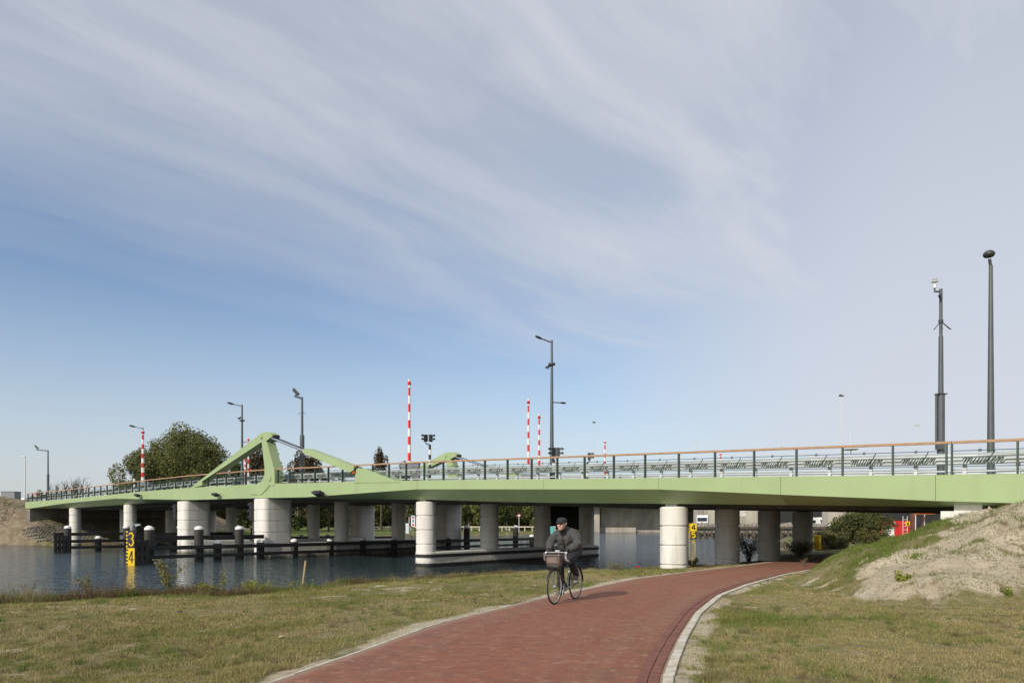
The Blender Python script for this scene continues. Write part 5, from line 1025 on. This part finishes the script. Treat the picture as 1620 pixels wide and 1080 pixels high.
# handlebar bag
BG_ = thing('handlebar_bag', 'brown handlebar bag hanging in front of the racing bicycle', 'bag', (RX, RY, PZ), RZ); c = HBc+Vector((.135, 0, -.15))
mb = MB(); o = [(-.07, -.1), (.05, -.11), (.085, -.05), (.07, .085), (-.07, .09)]; mb.prism(None, [c+Vector((x, -.14, z)) for x, z in o], [c+Vector((x, .14, z)) for x, z in o]); mb.v = list(mb.v)
MATS.setdefault('x', None); mat('bag_brown', (.12, .085, .07), .7, var=.2, vscale=8); mat('bag_light', (.2, .15, .13), .7)
ob = lpart('bag_body', mb, 'bag_brown', BG_); bv = ob.modifiers.new('bevel', 'BEVEL'); bv.width = .025; bv.segments = 3
mb = MB(); mb.box(c+Vector((-.0, 0, .1)), (.17, .29, .015)); lpart('bag_lid', mb, 'bag_light', BG_); mb = MB(); mb.box(c+Vector((.088, 0, .015)), (.012, .2, .1), M=Matrix.Rotation(R(8), 4, 'Y')); lpart('front_pocket', mb, 'bag_light', BG_)
mb = MB(); mb.lathe([(.02, -.12), (.075, -.115), (.085, 0), (.075, .115), (.02, .12)], c+Vector((-.01, 0, -.11)), 12, ax='y'); lpart('rolled_pouch', mb, 'black', BG_, 60)
# rider
PS = thing('person', 'elderly cyclist in a black cap and dark grey jacket riding towards the camera', 'person', (RX, RY, PZ), RZ)
mat('jacket', (.075, .072, .072), .85, var=.35, vscale=14, bump=.6, bscale=16); mat('trousers', (.022, .023, .028), .85, var=.3, vscale=12, bump=.4, bscale=20); mat('shoe', (.16, .14, .11), .8, var=.2, vscale=9)
mat('skin', (.64, .39, .29), .55, var=.14, vscale=18); mat('glove', (.02, .02, .02), .8); mat('cap_black', (.02, .02, .021), .75, bump=.2, bscale=60); mat('hair', (.42, .4, .38), .8); mat('lips', (.38, .16, .13), .5); mat('scarf', (.015, .015, .016), .9)
def chain(mb, pts, rad, n=14):
    """tapered limb with round ends"""
    P = [Vector(p) for p in pts]; mb.tube(P, list(rad), n)
    for p, r in zip(P, rad): ball(mb, p, r, n)
def ball(mb, c, r, n=12, s=(1, 1, 1)):
    c = Vector(c); prof = [(max(.001, math.sin(math.pi*i/8)*r), -math.cos(math.pi*i/8)*r) for i in range(9)]; m0 = len(mb.v); mb.lathe(prof, (0, 0, 0), n); mb.v[m0:] = [(c.x+x*s[0], c.y+y*s[1], c.z+z*s[2]) for x, y, z in mb.v[m0:]]
FT_ = bpy.data.textures.new('folds', 'CLOUDS'); FT_.noise_scale = .075; FT_.noise_depth = 2
def folds(o, k):
    d_ = o.modifiers.new('folds', 'DISPLACE'); d_.texture = FT_; d_.strength = k; d_.mid_level = .5
def fused(name, mb, m_, vox, parent=PS, sm=4, mats=None):
    o = lpart(name, mb, m_, parent); md = o.modifiers.new('fuse', 'REMESH'); md.mode = 'VOXEL'; md.voxel_size = vox; md.use_smooth_shade = True
    s_ = o.modifiers.new('smooth', 'SMOOTH'); s_.iterations = sm; s_.factor = .5; return o
hd = Vector((.70, 0, 1.50)); neck0 = Vector((.585, 0, 1.37)); HP = Vector((.17, 0, 1.0))
hands = {}
bd = MB()
# head: skull, jaw, nose, ears, brow
ball(bd, hd+Vector((-.01, 0, .03)), .088, 16, (1.12, .88, 1.12)); ball(bd, hd+Vector((.03, 0, -.035)), .066, 14, (1.0, .92, 1.15)); ball(bd, hd+Vector((.062, 0, -.085)), .03, 10, (1, 1.1, .8))
chain(bd, [hd+Vector((.085, 0, .03)), hd+Vector((.112, 0, -.012))], (.011, .017), 8); ball(bd, hd+Vector((.105, .012, -.018)), .01, 8); ball(bd, hd+Vector((.105, -.012, -.018)), .01, 8)
ball(bd, hd+Vector((.08, 0, .045)), .03, 10, (.6, 1.9, .5)); ball(bd, hd+Vector((.086, 0, -.05)), .018, 10, (.7, 1.5, .6))
for s_ in (-1, 1): ball(bd, hd+Vector((-.005, s_*.084, .0)), .026, 10, (.75, .4, 1.25)); ball(bd, hd+Vector((.065, s_*.042, -.02)), .024, 10)
chain(bd, [neck0, hd+Vector((-.03, 0, -.05))], (.062, .056), 14)
# body under the clothes
chain(bd, [HP, HP+Vector((.14, 0, .2)), Vector((.5, 0, 1.3)), neck0], (.12, .12, .125, .06), 16)
sh = {s_: Vector((.5, s_*.185, 1.325)) for s_ in (-1, 1)}; el = {s_: Vector((.60, s_*.295, 1.12)) for s_ in (-1, 1)}; wr = {s_: Vector((.80, s_*.205, 1.03)) for s_ in (-1, 1)}
for s_ in (-1, 1):
    chain(bd, [sh[s_], el[s_], wr[s_]], (.05, .036, .024), 12)
    pc = wr[s_]+Vector((.05, -s_*.012, -.012)); chain(bd, [wr[s_], pc], (.026, .036), 10); ball(bd, pc, .036, 10, (1.2, .9, .7))
    for k, (ln_) in enumerate((.036, .041, .039, .031)):
        o = pc+Vector((.02-.004*k, s_*(.022-.0*k), .012-.019*k+.012)); o = pc+Vector((.034, s_*(.026-.017*k), .006)); chain(bd, [o, o+Vector((ln_*.8, 0, -.004)), o+Vector((ln_*1.0, -s_*.001, -ln_*.75)), o+Vector((ln_*.45, 0, -ln_*1.25))], (.0095, .009, .0085, .0075), 8)
    th = pc+Vector((-.008, -s_*.034, -.002)); chain(bd, [th, th+Vector((.03, -s_*.012, -.016)), th+Vector((.052, -s_*.002, -.034))], (.012, .0105, .009), 8)
foot = {-1: pR+Vector((0, -.05, .03)), 1: pL+Vector((0, .05, .03))}; hip = {s_: HP+Vector((.03, s_*.095, -.02)) for s_ in (-1, 1)}; ank = {s_: foot[s_]+Vector((-.1, 0, .09)) for s_ in (-1, 1)}; kn = {}
for s_ in (-1, 1):
    d_ = ank[s_]-hip[s_]; L_ = min(d_.length, .855); md = (hip[s_]+ank[s_])/2; hh_ = math.sqrt(max(.43**2-(L_/2)**2, .001)); pv = Vector((-d_.z, 0, d_.x)).normalized(); kn[s_] = md+pv*hh_+Vector((0, s_*.015, 0))
    chain(bd, [hip[s_], kn[s_], ank[s_]], (.075, .052, .036), 14); chain(bd, [ank[s_], foot[s_]+Vector((-.09, 0, .015)), foot[s_]+Vector((.07, 0, 0))], (.034, .028, .024), 10)
fused('body', bd, 'skin', .0075, sm=2)
jk = MB()
chain(jk, [HP+Vector((-.01, 0, .02)), HP+Vector((.1, 0, .16)), Vector((.42, 0, 1.25)), Vector((.52, 0, 1.335))], (.17, .18, .185, .135), 20)
for s_ in (-1, 1):
    chain(jk, [HP+Vector((0, s_*.04, .03)), HP+Vector((.12, s_*.05, .16)), Vector((.42, s_*.07, 1.25)), Vector((.5, s_*.1, 1.32))], (.165, .165, .17, .125), 16)
    chain(jk, [sh[s_]+Vector((-.02, -s_*.03, .0)), sh[s_].lerp(el[s_], .5)+Vector((0, s_*.01, 0)), el[s_], el[s_].lerp(wr[s_], .5), wr[s_]-Vector((.01, 0, 0))], (.1, .092, .082, .075, .052), 14)
    for k, u_ in enumerate((.15, .35, .6, .8)): q_ = sh[s_].lerp(el[s_], u_); m0 = len(jk.v); ball(jk, q_+Vector((.0, s_*.012, 0)), .1-.01*k, 12, (1, 1, .45))
    for k, u_ in enumerate((.2, .45, .7)): q_ = el[s_].lerp(wr[s_], u_); ball(jk, q_, .087-.009*k, 12, (.5, 1, 1))
    chain(jk, [Vector((.56, s_*.06, 1.24)), Vector((.46, s_*.07, 1.08)), Vector((.32, s_*.08, .98))], (.09, .1, .08), 12)     # hanging front folds
chain(jk, [neck0+Vector((-.03, 0, -.03)), neck0+Vector((.02, 0, .035))], (.1, .082), 16)
jo = fused('jacket', jk, 'jacket', .0105, sm=3)
folds(jo, .045)
mb = MB(); chain(mb, [neck0+Vector((.03, 0, 0)), neck0+Vector((.055, 0, .045))], (.082, .07), 14); fused('collar', mb, 'scarf', .009)
mb = MB(); mb.tube([Vector((.665, 0, 1.33)), Vector((.63, 0, 1.2)), Vector((.55, 0, 1.05))], .008, 6); lpart('zip', mb, 'black', PS)
mb = MB(); mb.box(Vector((.61, .1, 1.30)), (.012, .06, .014)); lpart('reflective_badge', mb, 'white', PS)
tr = MB()
for s_ in (-1, 1):
    chain(tr, [hip[s_], hip[s_].lerp(kn[s_], .5), kn[s_], kn[s_].lerp(ank[s_], .4), ank[s_]+Vector((.01, 0, -.03))], (.115, .105, .082, .076, .062), 16)
    for u_ in (.25, .6, .85): ball(tr, kn[s_].lerp(ank[s_], u_), .076-.018*u_, 12, (1, 1, .35))
ball(tr, HP+Vector((-.02, 0, -.03)), .15, 16, (1, 1.15, .8)); folds(fused('trousers', tr, 'trousers', .01), .03)
for s_ in (-1, 1):
    sh_ = MB(); f = foot[s_]; chain(sh_, [f+Vector((-.12, 0, .012)), f+Vector((-.02, 0, .012)), f+Vector((.1, 0, .002))], (.038, .043, .034), 12); chain(sh_, [f+Vector((-.1, 0, .03)), f+Vector((-.09, 0, .085))], (.042, .044), 12); sh_.box(f+Vector((-.01, 0, -.024)), (.27, .08, .02)); fused('shoe', sh_, 'shoe', .007)
    gl = MB(); pc = wr[s_]+Vector((.05, -s_*.012, -.012)); chain(gl, [wr[s_]+Vector((-.02, 0, 0)), pc], (.036, .044), 12); ball(gl, pc, .042, 12, (1.2, 1, .75))
    for k, (ln_) in enumerate((.036, .041, .039, .031)): o = pc+Vector((.034, s_*(.026-.017*k), .006)); chain(gl, [o, o+Vector((ln_*.8, 0, -.004)), o+Vector((ln_*1.0, 0, -ln_*.75)), o+Vector((ln_*.45, 0, -ln_*1.25))], (.0115, .011, .0105, .0095), 8)
    th = pc+Vector((-.008, -s_*.034, -.002)); chain(gl, [th, th+Vector((.03, -s_*.012, -.016)), th+Vector((.052, -s_*.002, -.034))], (.014, .0125, .011), 8); fused('glove', gl, 'glove', .0045, sm=2)
cp = MB(); m0 = len(cp.v); prof = [(.104, -.0), (.107, .03), (.1, .062), (.075, .092), (.035, .106), (.004, .109)]; cp.lathe(prof, (0, 0, 0), 20); cp.v = [(hd.x-.012+x*1.08, y*.92, hd.z+.048+z*.86) for x, y, z in cp.v]; c_ = lpart('cap', cp, 'cap_black', PS, 60)
mb = MB(); V = []
for i in range(9): a = -1.15+2.3*i/8; V += [(hd.x-.012+.106*math.cos(a)*1.06, .092*math.sin(a), hd.z+.053), (hd.x-.012+(.112+.07*math.cos(a)**1)*math.cos(a*.85), .098*math.sin(a), hd.z+.043)]
V2 = [(x, y, z-.008) for x, y, z in V]; n = len(V); mb.add(V+V2, [(2*i, 2*i+1, 2*i+3, 2*i+2) for i in range(8)]+[(n+2*i, n+2*i+2, n+2*i+3, n+2*i+1) for i in range(8)]+[(2*i+1, n+2*i+1, n+2*i+3, 2*i+3) for i in range(8)]); lpart('cap_peak', mb, 'cap_black', PS, 40)
hr = MB()
for s_ in (-1, 1): ball(hr, hd+Vector((-.045, s_*.07, .025)), .036, 10, (1.1, .55, 1)); 
ball(hr, hd+Vector((-.085, 0, .0)), .05, 12, (.6, 1.3, .9)); fused('hair', hr, 'hair', .007)
for s_ in (-1, 1): mb = MB(); mb.lathe([(.004, -.004), (.022, -.003), (.022, .003), (.004, .004)], hd+Vector((.098, s_*.034, .022)), 12, ax='x'); lpart('spectacle_lens', mb, 'glass', PS, 50)
mb = MB(); mb.tube([hd+Vector((.03, -.088, .03)), hd+Vector((.097, -.058, .03)), hd+Vector((.106, 0, .028)), hd+Vector((.097, .058, .03)), hd+Vector((.03, .088, .03))], .003, 5); lpart('spectacle_frame', mb, 'black', PS)
mb = MB(); ball(mb, hd+Vector((.094, 0, -.05)), .006, 8, (.8, 3.2, .8)); lpart('mouth', mb, 'lips', PS, 60)
print('objects', len(bpy.data.objects), 'tris', sum(len(m_.polygons) for m_ in bpy.data.meshes))
